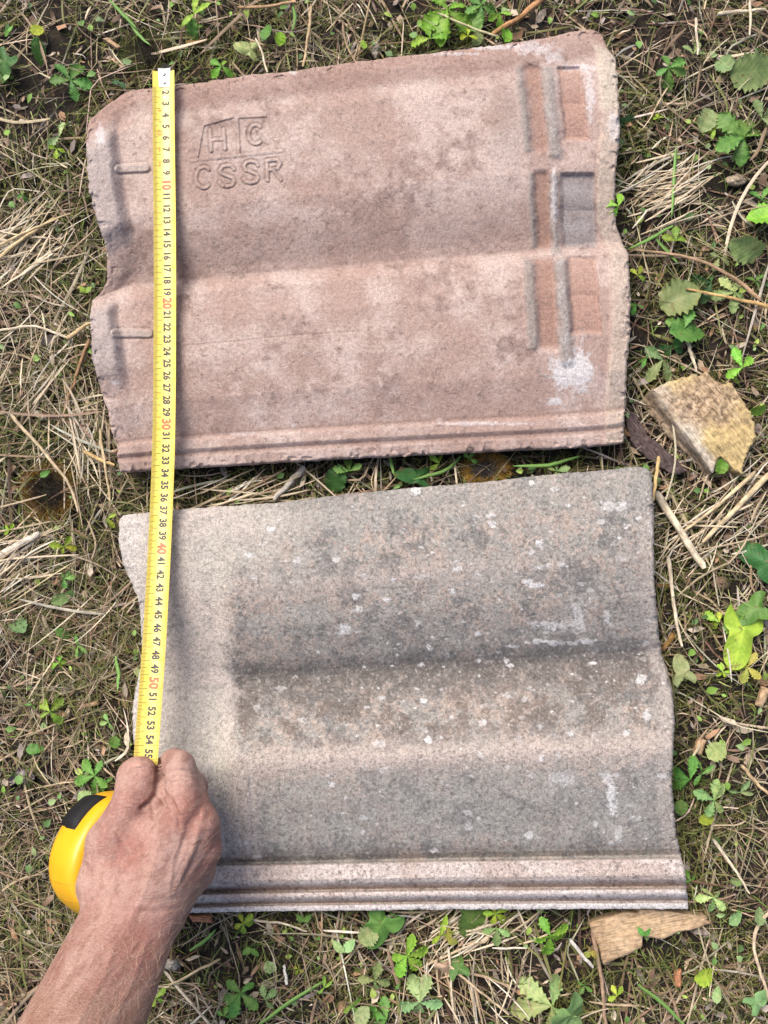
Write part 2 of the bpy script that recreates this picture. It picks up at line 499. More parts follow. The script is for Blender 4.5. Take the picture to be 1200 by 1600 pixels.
    for k, st in enumerate(letters):
        e = None
        for s_ in st:
            q = poly_dist(PX, PY, s_); e = q if e is None else np.minimum(e, q)
        Z += wear * (0.045 * sstep(3.4, 1.4, e) - 0.06 * np.exp(-((e - 3.6) / 1.2) ** 2))
        grime = np.maximum(grime, np.exp(-((e - 3.5) / 1.2) ** 2))
        lab[e < 3.0] = 20 + k; names[20 + k] = 'letter'
    # crack and shallow dents
    crack = poly_dist(PX, PY, [(283, 541), (370, 533), (460, 524), (560, 518)])
    Z -= 0.05 * np.exp(-(crack / 1.0) ** 2)
    for cx, cy in ((412, 398), (640, 375)):
        Z -= 0.06 * np.exp(-((PX - cx) / 9) ** 2 - ((PY - cy) / 26) ** 2)
    # surface unevenness, rounded arrises
    Z += (nA - .5) * 0.10 + (nB - .5) * 0.05 + (nC - .5) * 0.018
    Z += elip * (nB - .5) * 0.12 + lip * (nB - .5) * 0.10
    chips = sstep(.60, .66, fbm(PX, PY, 11, 99, 2)) * np.exp(-d / 7); Z -= chips * .3
    r = np.clip(1 - d / (2.5 + 4 * nB), 0, 1); Z -= (.12 + .25 * nB) * (1 - np.sqrt(np.maximum(0, 1 - r * r)))
    pits = sstep(.70, .78, fbm(PX, PY, 4.5, 95, 2)); Z -= pits * .03
    # concrete colour and stains, with shade painted on the valley slope
    col = np.empty(Z.shape + (3,)); col[:] = (0.40, 0.265, 0.215)
    col = mixc(col, (0.52, 0.39, 0.335), sstep(.40, .64, nA * .5 + nL * .3 + nC * .2))
    col = mixc(col, (0.275, 0.18, 0.15), sstep(.52, .74, nB * .5 + fbm(PX, PY, 90, 77, 4) * .5) * .8)
    col = mixc(col, (0.25, 0.16, 0.13), sstep(.58, .8, nC * .55 + nB * .45) * .55)
    slope_shade = sstep(.33, .42, V) * sstep(.53, .50, V)
    col = mixc(col, (0.29, 0.19, 0.155), slope_shade * (0.35 + .4 * nB))  # shade of the slope turned from the sun, painted into the colour
    col = mixc(col, (0.33, 0.19, 0.145), sstep(.075, .05, V) * .6)
    col = mixc(col, (0.55, 0.42, 0.36), blob(PX, PY, 222, 235, 24, 75, nB, .5, .5) * .65)
    col = mixc(col, (0.33, 0.185, 0.135), chan * .85)
    col = mixc(col, (0.40, 0.225, 0.165), pock * ((PY < 250) | (PY > 396)) * .75)
    col = mixc(col, (0.28, 0.25, 0.245), pock * (PY > 260) * (PY < 395) * .8)
    col = mixc(col, (0.27, 0.235, 0.21), ribA * (.55 + .4 * nC))
    col = mixc(col, (0.29, 0.255, 0.23), ribB * (.6 + .4 * nC))
    col = mixc(col, (0.30, 0.25, 0.22), blob(PX, PY, 800, 200, 30, 60, nB, .6, .5) * .35)
    col = mixc(col, (0.50, 0.40, 0.31), elip * (.35 + .6 * nB))
    col = mixc(col, (0.56, 0.47, 0.36), elip * (PY < 170) * .6)
    col = mixc(col, (0.37, 0.31, 0.29), lip * (.45 + .5 * nB))
    col = mixc(col, (0.43, 0.35, 0.30), tabm * .6)
    W_ = np.zeros_like(Z)
    for b in [(835, 77, 42, 12), (780, 74, 70, 4.5), (700, 84, 60, 3), (862, 90, 14, 14), (455, 113, 9, 5), (905, 106, 26, 8), (922, 150, 7, 42), (865, 320, 7, 40), (866, 290, 6, 30), (905, 575, 22, 42), (880, 585, 26, 26), (868, 628, 18, 9),
              (378, 677, 26, 4), (458, 665, 5, 3), (686, 656, 8, 4), (745, 662, 95, 3.5), (960, 195, 12, 26), (155, 215, 10, 20), (178, 598, 10, 4)]:
        W_ = np.maximum(W_, lime(PX, PY, *b, nB * .5 + nC * .5))
    W_ = np.maximum(W_, ribB * sstep(.40, .70, nC) * sstep(.38, .6, nB) * .55)
    W_ = np.maximum(W_, (blob(PX, PY, 900, 300, 22, 12, nB, .6, .5) + blob(PX, PY, 900, 355, 22, 10, nB, .6, .5)) * .3)
    col = mixc(col, (0.64, 0.60, 0.60), W_ * (.5 + .35 * blob(PX, PY, 890, 585, 50, 60, nB, .4, .2)))
    col = mixc(col, (0.19, 0.125, 0.10), grime * (.25 + .5 * nB))
    st_dirt = sstep(.62, .72, nC) * sstep(.5, .7, nB)
    col = mixc(col, (0.16, 0.11, 0.09), st_dirt * .5)
    groove = np.exp(-((V - .915) / .006) ** 2) + np.exp(-((V - .963) / .006) ** 2)
    col = mixc(col, (0.24, 0.15, 0.12), np.clip(groove, 0, 1) * .6)
    lum = col.mean(-1, keepdims=True); col = (lum + (col - lum) * .84) * 1.04
    root = empty('roof_tile', unp(560, 400, 1.0))
    tag(root, 'pink concrete roof tile lying underside up, with a moulded emblem and letters', 'roof tile', 'concrete roof tiles')
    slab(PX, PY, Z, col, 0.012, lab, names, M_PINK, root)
    return root, PX, PY, Z
TILE_A = upper_tile()

# ------------------------------------------------------------------ grey tile (face up)
def lower_tile():
    PX, PY, U, V = coons(LO_T, LO_B, LO_L, LO_R, 680, 520)
    PX, PY, d = rough_edges(PX, PY, U, V, 2.6, 71, 850, 650, 5)
    nA = fbm(PX, PY, 60, 131, 5, 0.6); nB = fbm(PX, PY, 18, 141, 4, 0.65); nC = fbm(PX, PY, 5, 151, 3, 0.7); nL = fbm(PX, PY, 150, 161, 3)
    vs = [0, .02, .07, .15, .205, .30, .385, .416, .432, .50, .58, .632, .65, .75, .84, .866, .878, .884, .887, .924, .934, .949, .9525, .955, .964, .970, .982, .9845, .987, 1]
    zs = [3.3, 3.8, 4.45, 4.8, 4.75, 4.05, 2.75, 1.85, 1.95, 2.9, 4.15, 4.85, 4.8, 4.1, 3.15, 2.65, 2.2, 2.3, 3.25, 3.3, 3.05, 2.05, 2.1, 2.95, 3.0, 2.85, 1.95, 2.0, 2.6, 2.55]
    Zr = np.where(V > .862, smooth_profile(vs, zs, V, 5), smooth_profile(vs, zs, V, 5) * .35 + smooth_profile(vs, zs, V, 55) * .65)
    vs2 = [0, .02, .07, .15, .205, .30, .40, .45, .52, .60, .65, .75, .84, .866, .878, .884, .887, .924, .934, .949, .9525, .955, .964, .970, .982, .9845, .987, 1]
    zs2 = [3.5, 3.85, 4.2, 4.3, 4.15, 3.45, 2.7, 2.65, 3.1, 3.7, 3.9, 3.65, 3.1, 2.7, 2.3, 2.3, 3.25, 3.3, 3.05, 2.05, 2.1, 2.95, 3.0, 2.85, 1.95, 2.0, 2.6, 2.55]
    Zl = np.where(V > .862, Zr, smooth_profile(vs2, zs2, V, 15))
    bend = 352 + 22 * np.exp(-((V - .45) / .05) ** 2)
    tL = sstep(bend + 20, bend - 20, PX)
    Z = Zr * (1 - tL) + Zl * tL
    lab = np.zeros(Z.shape, int); names = {0: 'body', 1: 'interlocking_rib', 2: 'interlocking_rib', 3: 'outer_edge'}
    lab[(V > .8845) & (V < .950)] = 1; lab[(V >= .950) & (V < .983)] = 2; lab[V >= .983] = 3
    # raised vertical strip left of the weathered pan
    strip = sstep(10, 5, seg_dist(PX, PY, (381, 1214), (388, 1330))) * (V < .87)
    Z += strip * 0.13
    hollow = sstep(14, 4, seg_dist(PX, PY, (352, 1216), (356, 1325))) * (V < .87)
    Z -= hollow * 0.08
    pinkstep = sstep(30, 12, np.abs(PX - 382 - 6 * (V - .75) * 4)) * sstep(1196, 1215, PY) * (V < .872)
    lab[strip > .5] = 4; names[4] = 'raised_bar'
    Z += (nA - .5) * 0.10 + (nB - .5) * 0.05 + (nC - .5) * 0.035 * (1 - tL * .5)
    chips = sstep(.60, .66, fbm(PX, PY, 11, 299, 2)) * np.exp(-d / 6) * (V < .88); Z -= chips * .28
    r = np.clip(1 - d / (2.5 + 4 * nB), 0, 1); Z -= (.12 + .25 * nB) * (1 - np.sqrt(np.maximum(0, 1 - r * r))) * np.where(V > .98, .35, 1)
    # colours
    col = np.empty(Z.shape + (3,)); col[:] = (0.355, 0.33, 0.30)
    pat = nA * .3 + nB * .3 + nC * .4
    col = mixc(col, (0.45, 0.36, 0.305), sstep(.48, .56, pat) * .9)
    col = mixc(col, (0.17, 0.165, 0.16), sstep(.52, .60, fbm(PX, PY, 34, 211, 6, .78)) * .7)
    col = mixc(col, (0.19, 0.15, 0.125), sstep(.47, .58, fbm(PX, PY, 30, 221, 6, .75)) * .7 * sstep(.40, .5, V) * sstep(.66, .55, V))
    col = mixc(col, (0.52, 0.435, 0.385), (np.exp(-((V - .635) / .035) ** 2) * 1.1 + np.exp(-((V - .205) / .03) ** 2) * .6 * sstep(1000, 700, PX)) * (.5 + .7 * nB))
    col = mixc(col, (0.33, 0.315, 0.29), sstep(.12, .03, V) * .55)
    col = mixc(col, (0.30, 0.29, 0.275), sstep(.66, .74, V) * sstep(.88, .8, V) * .5)
    film_shade = sstep(.25, .40, V + (nB - .5) * .12) * sstep(.44, .42, V)
    col = mixc(col, (0.215, 0.205, 0.195), film_shade * (.15 + .5 * sstep(.4, .6, fbm(PX, PY, 14, 231, 4, .75))))  # biofilm plus shade of the falling slope, painted together
    film_shade2 = sstep(.41, .425, V) * sstep(.60, .43, V + (nB - .5) * .1)
    col = mixc(col, (0.165, 0.145, 0.13), film_shade2 * sstep(.56, .44, V) * (.5 + .5 * sstep(.35, .6, fbm(PX, PY, 12, 251, 4, .78))))  # weathering and valley occlusion painted as one band below the fold
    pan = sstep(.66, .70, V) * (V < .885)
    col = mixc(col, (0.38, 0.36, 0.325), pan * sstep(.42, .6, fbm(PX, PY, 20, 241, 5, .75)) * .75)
    dirt_shade = np.exp(-((V - .420) / .014) ** 2) * 1.3 + np.exp(-((V - .866) / .012) ** 2) * .6
    col = mixc(col, (0.12, 0.11, 0.105), np.clip(dirt_shade, 0, 1) * (1 - tL) * (.3 + .5 * nB))  # dirt and recess shade painted along the fold and the pan groove
    spread = (nA - .5) * 45 + (nB - .5) * 40
    pale = sstep(378, 342, PX + spread)
    pale = np.maximum(pale, sstep(520, 380, PX + spread * 1.4) * sstep(.22, .1, V) * .9)
    pc = np.empty_like(col); pc[:] = (0.52, 0.475, 0.415)
    pc = mixc(pc, (0.55, 0.475, 0.425), sstep(.45, .65, nL)); pc = mixc(pc, (0.42, 0.385, 0.34), sstep(.5, .7, nB) * .6)
    pc = mixc(pc, (0.60, 0.56, 0.52), sstep(260, 205, PX) * .7)
    col = col * (1 - pale[..., None]) + pc * pale[..., None]
    col = mixc(col, (0.55, 0.46, 0.405), pinkstep * (.5 + .5 * nB))
    rim = sstep(34, 12, (1 - U) * 850 + (nB - .5) * 26) * (V > .1)
    col = mixc(col, (0.44, 0.385, 0.345), rim * .8)
    ribs = sstep(.883, .887, V)
    rc = np.empty_like(col); rc[:] = (0.60, 0.53, 0.49)
    rc = mixc(rc, (0.52, 0.435, 0.39), sstep(.42, .62, nA)); rc = mixc(rc, (0.64, 0.61, 0.60), sstep(500, 900, PX) * sstep(.94, .98, V) * .9)
    rc = mixc(rc, (0.66, 0.63, 0.62), (V > .986) * .8)
    gro = np.exp(-((V - .945) / .007) ** 2) + np.exp(-((V - .979) / .005) ** 2)
    rc = mixc(rc, (0.26, 0.2, 0.17), np.clip(gro, 0, 1) * .7)
    rc = mixc(rc, (0.12, 0.10, 0.09), sstep(.63, .72, nC * .75 + nB * .25) * .7)
    rc = np.clip(rc * np.array((1.12, 1.08, 1.06)), 0, .72)
    col = col * (1 - ribs[..., None]) + rc * ribs[..., None]
    # white lichen and lime marks
    Wm = np.zeros_like(Z)
    rr = np.random.default_rng(5)
    cell = {}
    spots = [(538, 983, 14, 7), (530, 990, 8, 5), (660, 901, 22, 4), (712, 889, 8, 4), (770, 818, 6, 5), (843, 848, 6, 4), (971, 873, 8, 4), (942, 816, 8, 6), (903, 960, 11, 26), (906, 975, 8, 14), (880, 1005, 45, 4), (850, 1003, 22, 4), (915, 1002, 18, 5), (838, 915, 13, 5), (825, 908, 8, 4), (862, 978, 30, 8), (950, 965, 7, 12), (925, 1036, 8, 3),
             (949, 1215, 10, 12), (955, 1240, 7, 22), (958, 1262, 8, 12), (966, 1300, 7, 12), (880, 1215, 22, 14), (800, 1010, 10, 3), (1012, 1118, 6, 8), (978, 1145, 7, 5), (756, 1128, 5, 5), (955, 790, 20, 8), (975, 790, 10, 6), (1010, 1005, 5, 5), (650, 766, 10, 7), (557, 931, 6, 5), (1003, 1060, 9, 7), (752, 1130, 6, 5), (842, 1134, 5, 5), (890, 1145, 5, 3), (668, 1155, 9, 6), (400, 1105, 6, 5), (440, 1075, 10, 4), (475, 1125, 8, 7), (775, 1385, 14, 4)]
    for _ in range(330):
        x = 380 + 660 * rr.random() ** 0.8; y = 750 + 590 * rr.random(); s = 1.3 + 3.8 * rr.random() ** 4
        if _ % 3 == 0: x = 560 + 480 * rr.random()
        spots.append((x, y, s * (1 + rr.random() * .9), s))
    for cx, cy, rx, ry in spots:
        m = 2.3
        j0 = (np.abs(PX - cx) < rx * m + 4) & (np.abs(PY - cy) < ry * m + 4)
        if not j0.any(): continue
        q = lime(PX[j0], PY[j0], cx, cy, rx, ry, nC[j0] * .75 + nB[j0] * .25, .42 if rx < 7 else .5, .7) * rr.uniform(.35, 1)
        Wm[j0] = np.maximum(Wm[j0], q)
    Wm *= ~ (V > .9) | (PX > 700)
    col = mixc(col, (0.70, 0.68, 0.67), np.clip(Wm, 0, .9))
    Z += Wm * 0.015
    n6 = fbm(PX, PY, 3.2, 261, 2)
    col = mixc(col, (0.12, 0.11, 0.10), sstep(.62, .78, n6) * .5 * (1 - pale * .5))
    col = mixc(col, (0.52, 0.46, 0.42), sstep(.66, .8, 1 - n6) * .5)
    Z -= sstep(.70, .8, n6) * .03
    col = col * 1.05
    root = empty('roof_tile', unp(630, 1080, 1.0))
    tag(root, 'weathered grey concrete roof tile lying face up, speckled with white lichen', 'roof tile', 'concrete roof tiles')
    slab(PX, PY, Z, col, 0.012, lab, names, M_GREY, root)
    return root, PX, PY, Z
TILE_B = lower_tile()
POLY_A = UP_T + UP_R[1:] + UP_B[::-1][1:] + UP_L[::-1][1:-1]
POLY_B = LO_T + LO_R[1:] + LO_B[::-1][1:] + LO_L[::-1][1:-1]

# ------------------------------------------------------------------ tape measure
READ = {0: 109, 2: 145, 3: 162, 4: 180, 5: 198, 6: 215.5, 7: 233, 8: 252, 9: 270, 10: 289, 12: 325, 14: 362, 16: 400, 18: 437, 20: 474, 22: 511, 24: 549, 26: 587, 28: 625, 30: 663, 32: 700, 34: 739, 36: 777, 38: 817, 40: 857, 42: 897, 44: 940, 46: 981, 48: 1023, 50: 1067, 52: 1111, 54: 1156, 55: 1178, 57: 1222}
_r = np.array(list(READ)); _y = np.array([READ[k] for k in READ])
def tape_center(r):
    r = np.asarray(r, float)
    py = np.interp(r, _r, _y)
    px = np.interp(py, [100, 200, 340, 440, 600, 700, 760, 860, 1000, 1100, 1180, 1222], [256, 256.4, 258.2, 258.6, 258, 256.5, 254.3, 250, 242.3, 235, 229, 226])
    z = np.interp(r, [0, 10, 36, 40, 57], [4.55, 4.6, 4.75, 5.3, 8.35])
    return unp(px, py, z)
def smooth_path(P, it):
    for _ in range(it):
        P[1:-1] = (P[:-2] + 2 * P[1:-1] + P[2:]) / 4
    return P
_g = np.linspace(0, 57, 229)
_P = smooth_path(tape_center(_g), 60)
_T = np.gradient(_P, axis=0); _T /= np.linalg.norm(_T, axis=1, keepdims=True)
_N = np.cross(_T, [0, 0, 1.0]); _N /= np.linalg.norm(_N, axis=1, keepdims=True); _N *= -1     # image right while T runs down the picture
_N = np.where((_N[:, :1] < 0), -_N, _N)
_B = np.cross(_N, _T); _B = np.where(_B[:, 2:] < 0, -_B, _B)
HW = 0.0089
def tape_pt(r, t, h=0.0):
    """r reading cm, t lateral metres, h metres above the face"""
    r = np.asarray(r, float); t = np.asarray(t, float)
    f = lambda A: np.stack([np.interp(r, _g, A[:, k]) for k in range(3)], -1)
    return f(_P) + f(_N) * t[..., None] + f(_B) * (h + 0.0019 * (t / HW) ** 2)[..., None]

tape = empty('tape_measure', unp(178, 1340, 1.0))
tag(tape, 'yellow retractable tape measure with its blade stretched over both tiles', 'tape measure')
OFF = np.array(tape.location)
def tmesh(name, v, f, m, parent=tape, **k):
    o = mesh_np(name, np.asarray(v) - OFF, f, m, None, **k)
    o.parent = parent
    return o
t_ = NT('tape_yellow'); t_.set(Roughness=0.3)
nn = t_.noise(160, 3, 0.6)
t_.base(t_.ramp(nn, [(0.3, (0.80, 0.60, 0.08)), (0.7, (0.86, 0.70, 0.16))]))
M_BLADE = t_.m
M_INK = plain('ink_black', (0.03, 0.028, 0.025), 0.5).m
M_TICK = plain('ink_ticks', (0.12, 0.095, 0.03), 0.5).m
M_RED = plain('ink_red', (0.72, 0.14, 0.06), 0.5).m
M_ORANGE = plain('ink_orange', (0.78, 0.38, 0.08), 0.5).m
M_STEEL = plain('clip_white', (0.78, 0.78, 0.78), 0.3, 0.5, 0.15).m
M_RIVET = plain('rivet_dark', (0.22, 0.22, 0.24), 0.35, 0.5, 0.8).m

def grid_faces(n, m, off=0):
    i = np.arange(n * m).reshape(n, m) + off
    return np.stack([i[:-1, :-1], i[1:, :-1], i[1:, 1:], i[:-1, 1:]], -1).reshape(-1, 4)
rr_ = np.linspace(0.15, 57, 330); tt_ = np.linspace(-HW, HW, 13)
RR, TT = np.meshgrid(rr_, tt_, indexing='ij')
top = tape_pt(RR, TT, 0.0); bot = tape_pt(RR, TT, -0.00025)
ftop = grid_faces(*RR.shape)
n_ = RR.size
blade = tmesh('blade', np.concatenate([top.reshape(-1, 3), bot.reshape(-1, 3)]), np.concatenate([ftop, ftop[:, ::-1] + n_]), M_BLADE)
# graduation
def strips(items, h=0.00006):
    V = []; F = []
    for r, t0, t1, w in items:
        k = len(V) * 6
        ts = np.array([t0, (t0 + t1) / 2, t1])
        q = np.concatenate([tape_pt(np.full(3, r - w), ts, h), tape_pt(np.full(3, r + w), ts, h)])
        V.append(q); F += [(k, k + 3, k + 4, k + 1), (k + 1, k + 4, k + 5, k + 2)]
    return np.concatenate(V), np.array(F)
items = []
for k in range(12, 555):
    r = k / 10 + 0.42
    ln = 0.0062 if k % 10 == 0 else (0.0042 if k % 5 == 0 else 0.0029)
    items.append((r, -HW * .985, -HW + ln, 0.016 if k % 5 else 0.02))
    if k > 330:
        items.append((r, HW - (0.0075 if k % 10 == 0 else (0.0026 if k % 5 == 0 else 0.0018)), HW * .985, 0.014))
v, f = strips(items)
tag(tmesh('graduation_marks', v, f, M_TICK, blade, smooth=False), kind='stuff')
def text_part(name, s, r, t, size, m, sx=1.0, parent=blade):
    cu = bpy.data.curves.new('txt', 'FONT'); cu.body = s; cu.size = size; cu.align_x = 'CENTER'; cu.align_y = 'CENTER'; cu.resolution_u = 3; cu.offset = size * .035
    ob = bpy.data.objects.new('txt', cu); COL.objects.link(ob)
    dg = bpy.context.evaluated_depsgraph_get()
    me = bpy.data.meshes.new_from_object(ob.evaluated_get(dg))
    bpy.data.objects.remove(ob); bpy.data.curves.remove(cu)
    co = np.empty(len(me.vertices) * 3); me.vertices.foreach_get('co', co); co = co.reshape(-1, 3)
    sc = np.linalg.norm(tape_pt(r + .5, np.array(0.)) - tape_pt(r - .5, np.array(0.)))     # metres per reading cm
    w = tape_pt(r + co[:, 0] * sx / sc, t + co[:, 1], 0.00022)
    me.vertices.foreach_set('co', (w - OFF).ravel()); me.update()
    me.materials.append(m); me.name = name
    o = bpy.data.objects.new(name, me); COL.objects.link(o); o.parent = parent
    return o
for k in range(2, 56):
    if k % 10 == 0: text_part('numeral', str(k), k, 0.0011, 0.0095, M_RED, 0.95)
    else: text_part('numeral', str(k), k, 0.0012, 0.0078, M_INK, 0.88)
text_part('printed_mark', 'CE', 5.55, -0.0038, 0.0046, M_ORANGE)
text_part('printed_mark', 'II', 3.6, -0.0036, 0.0032, M_ORANGE)
text_part('printed_mark', 'P', 4.6, -0.0036, 0.0030, M_ORANGE)
text_part('printed_mark', 'M14', 7.0, -0.0040, 0.0022, M_ORANGE)
text_part('printed_mark', '0126', 8.2, -0.0040, 0.0022, M_ORANGE)
# end hook with rivets
R2, T2 = np.meshgrid(np.linspace(0.0, 1.55, 6), np.linspace(-1, 1, 7), indexing='ij')
wd = np.interp(R2, [0, 1.55], [0.0050, 0.0043])
hk = tape_pt(np.maximum(R2, 0.0), T2 * wd + 0.0004, 0.0006)
hv = [hk.reshape(-1, 3)]
edge = hk[0]; down = edge - np.array([0, 0, 0.011]); back = edge + np.array([0, 0.0012, -0.0006])
hv += [back, down + np.array([0, 0.0012, 0])]
k = hk[..., 0].size
hf = np.concatenate([grid_faces(6, 7), [(i, i + 1, k + i + 1, k + i) for i in range(6)], [(k + i, k + i + 1, k + 7 + i + 1, k + 7 + i) for i in range(6)]])
hook = tmesh('end_hook', np.concatenate(hv), hf, M_STEEL)
def dome(c, nrm, r, h, n=14):
    nrm = np.array(nrm) / np.linalg.norm(nrm); a = np.cross(nrm, [1, 0, 0]); a /= np.linalg.norm(a); b = np.cross(nrm, a)
    v = [c + nrm * h]; f = []
    for j, (q, z) in enumerate([(.55, .8), (.9, .4), (1, 0)]):
        for i in range(n):
            t = 2 * math.pi * i / n; v.append(c + (a * math.cos(t) + b * math.sin(t)) * r * q + nrm * h * z)
    tri = np.array([(0, 1 + i, 1 + (i + 1) % n) for i in range(n)])
    qd = np.array([(1 + j * n + i, 1 + (j + 1) * n + i, 1 + (j + 1) * n + (i + 1) % n, 1 + j * n + (i + 1) % n) for j in range(2) for i in range(n)])
    return np.array(v), [tri, qd]
for r in (0.45, 1.2):
    c = tape_pt(np.array(r), np.array(0.0006), 0.0006)
    v, f = dome(c, (0.1, 0, 1), 0.0016, 0.0006); tmesh('rivet', v, f, M_RIVET, hook)
c = tape_pt(np.array(2.45), np.array(0.0009), 0.0001); v, f = dome(c, (0.05, 0, 1), 0.0011, 0.0003); tmesh('rivet', v, f, M_STEEL, blade)

# case: a rounded drum lying tilted under the palm
CC = unp(182, 1338, 5.3)
AX = np.array([math.sin(math.radians(46)), 0.05, math.cos(math.radians(46))]); AX /= np.linalg.norm(AX)
E1 = np.array([-AX[2], 0, AX[0]]); E1 /= np.linalg.norm(E1); E2 = np.cross(AX, E1); E2 *= np.sign(E2[1])
CR, CW = 0.0465, 0.040
def case_pt(phi, rad, w):
    phi = np.asarray(phi, float)
    lob = 1.0 + 0.018 * np.cos(4 * phi + 0.6)
    return CC + ((rad * lob)[..., None] if np.ndim(rad) else (np.asarray(rad) * lob)[..., None]) * (np.cos(phi)[..., None] * E1 + np.sin(phi)[..., None] * E2) + np.asarray(w)[..., None] * AX
prof = [(0.0, -.50), (.70, -.50), (.86, -.49), (.94, -.455), (.985, -.38), (1.0, -.27), (1.005, 0), (1.0, .27), (.985, .38), (.94, .455), (.86, .49), (.70, .5), (0.0, .5)]
ph = np.linspace(0, 2 * math.pi, 97)[:-1]
pr = np.array(prof)
PH, RA = np.meshgrid(ph, pr[:, 0] * CR, indexing='ij'); _, WW = np.meshgrid(ph, pr[:, 1] * CW, indexing='ij')
cv = case_pt(PH, RA, WW).reshape(-1, 3)
ii = np.arange(96 * 13).reshape(96, 13); i2 = np.roll(ii, -1, 0)
cf = np.stack([ii[:, :-1], i2[:, :-1], i2[:, 1:], ii[:, 1:]], -1).reshape(-1, 4)
t_ = NT('case_yellow'); t_.set(Roughness=0.32)
t_.base(t_.ramp(t_.noise(60, 3), [(0.3, (0.80, 0.40, 0.012)), (0.7, (0.86, 0.46, 0.02))])); t_.bump(t_.noise(2500, 2), 0.15, 0.0004)
M_CASE = t_.m
t_ = plain('rubber_black', (0.012, 0.012, 0.013), 0.6, 0.25); t_.bump(t_.noise(1800, 2), 0.3, 0.0004); M_RUB = t_.m
case = tmesh('case', cv, cf, M_CASE)
def rim_block(name, p0, p1, w0, w1, h, m, taper=0.0, parent=None, n=14):
    V = []
    for j, a in enumerate(np.linspace(p0, p1, n)):
        e = min(j, n - 1 - j); hh = h * min(1, e / 2 + 0.05)
        for w, q in ((w0, -0.001), (w0 + .0012, hh), ((w0 + w1) / 2, hh * 1.1), (w1 - .0012, hh), (w1, -0.001)):
            rad = CR * np.interp(w / CW, pr[1:-1, 1], pr[1:-1, 0]) + q
            V.append(case_pt(np.array(a), np.array(rad), np.array(w)))
    return tmesh(name, np.array(V), grid_faces(n, 5), m, parent or tape, smooth=True)
rim_block('rubber_grip', math.radians(35), math.radians(76), -CW * .45, CW * .18, 0.0030, M_RUB)
M_SEAM = plain('case_seam', (0.55, 0.24, 0.008), 0.5).m
for a in (-12, -30):
    rim_block('seam', math.radians(a - .55), math.radians(a + .55), -CW * .40, CW * .40, 0.0004, M_SEAM, parent=case, n=6)

# ------------------------------------------------------------------ hand and forearm: smooth union of tapered capsules, meshed with surface nets
def J(px, py, z): return unp(px, py, z) * 100.0      # cm
STEP = 0.11
prims = []   # (a, ra, b, rb, k)
def cap(a, ra, b, rb, k=0.5, grp=0): prims.append((J(*a), ra, J(*b), rb, k, grp))
# forearm and wrist
cap((160, 1455, 12.6), 1.95, (78, 1640, 18.2), 2.55, .9); cap((236, 1446, 12.0), 1.8, (150, 1640, 17.6), 2.45, .9)
cap((198, 1450, 12.8), 1.9, (112, 1640, 18.6), 2.6, .9)
cap((112, 1640, 18.2), 2.9, (20, 1860, 24), 3.7, 1.2)
# carpus / metacarpals
cap((283, 1265, 11.1), 1.2, (212, 1420, 12.3), 1.7, .8); cap((311, 1289, 10.7), 1.2, (226, 1422, 12.2), 1.75, .8)
cap((317, 1327, 9.8), 1.15, (244, 1425, 11.6), 1.7, .8); cap((305, 1364, 8.7), 1.15, (255, 1425, 10.8), 1.6, .8)
cap((300, 1300, 10.0), 1.3, (225, 1400, 11.2), 1.6, .8)
cap((163, 1382, 10.9), 1.75, (185, 1432, 12.2), 1.75, .9)
# first web muscle
cap((232, 1300, 10.6), 1.25, (200, 1375, 11.5), 1.75, .8); cap((205, 1320, 10.5), 1.5, (180, 1385, 11.1), 1.8, .8)
# thumb
cap((168, 1318, 10.9), 1.45, (163, 1382, 11.1), 1.75, .7)
cap((203, 1254, 10.2), 1.22, (170, 1316, 10.9), 1.45, .45, 1)
cap((206, 1211, 9.15), 1.08, (203, 1252, 10.1), 1.2, .3, 1); cap((225, 1209, 9.15), .98, (212, 1250, 10.1), 1.1, .3, 1)
cap((214, 1200, 9.0), .85, (222, 1199, 9.0), .8, .3, 1)
# index
cap((281, 1198, 9.6), 1.15, (286, 1262, 10.9), 1.25, .35, 2); cap((272, 1192, 9.2), 1.05, (263, 1201, 7.4), .98, .3, 2)
cap((263, 1201, 7.4), .95, (238, 1206, 7.0), .85, .2, 2)
cap((262, 1232, 8.6), .95, (240, 1262, 9.6), 1.1, .5); cap((243, 1228, 7.9), .8, (232, 1255, 8.8), 1.0, .4)
cap((293, 1222, 8.9), 1.15, (306, 1280, 10.3), 1.3, .5, 2)
cap((313, 1295, 10.2), 1.25, (308, 1350, 8.9), 1.25, .9)
# middle, ring, little: curled round the case
cap((298, 1232, 7.4), 1.05, (312, 1288, 10.7), 1.2, .35, 3); cap((303, 1228, 7.8), 1.05, (262, 1240, 5.4), .9, .2, 3); cap((262, 1240, 5.4), .9, (232, 1262, 5.4), .8, .2, 3)
cap((318, 1278, 6.9), 1.05, (318, 1327, 9.8), 1.15, .35, 4); cap((318, 1278, 6.9), 1.0, (270, 1288, 4.9), .88, .2, 4); cap((270, 1288, 4.9), .88, (240, 1300, 4.9), .78, .2, 4)
cap((311, 1320, 6.2), .92, (307, 1364, 8.7), 1.1, .35, 5); cap((311, 1320, 6.2), .88, (270, 1330, 4.7), .78, .2, 5); cap((270, 1330, 4.7), .78, (245, 1338, 4.8), .7, .2, 5)
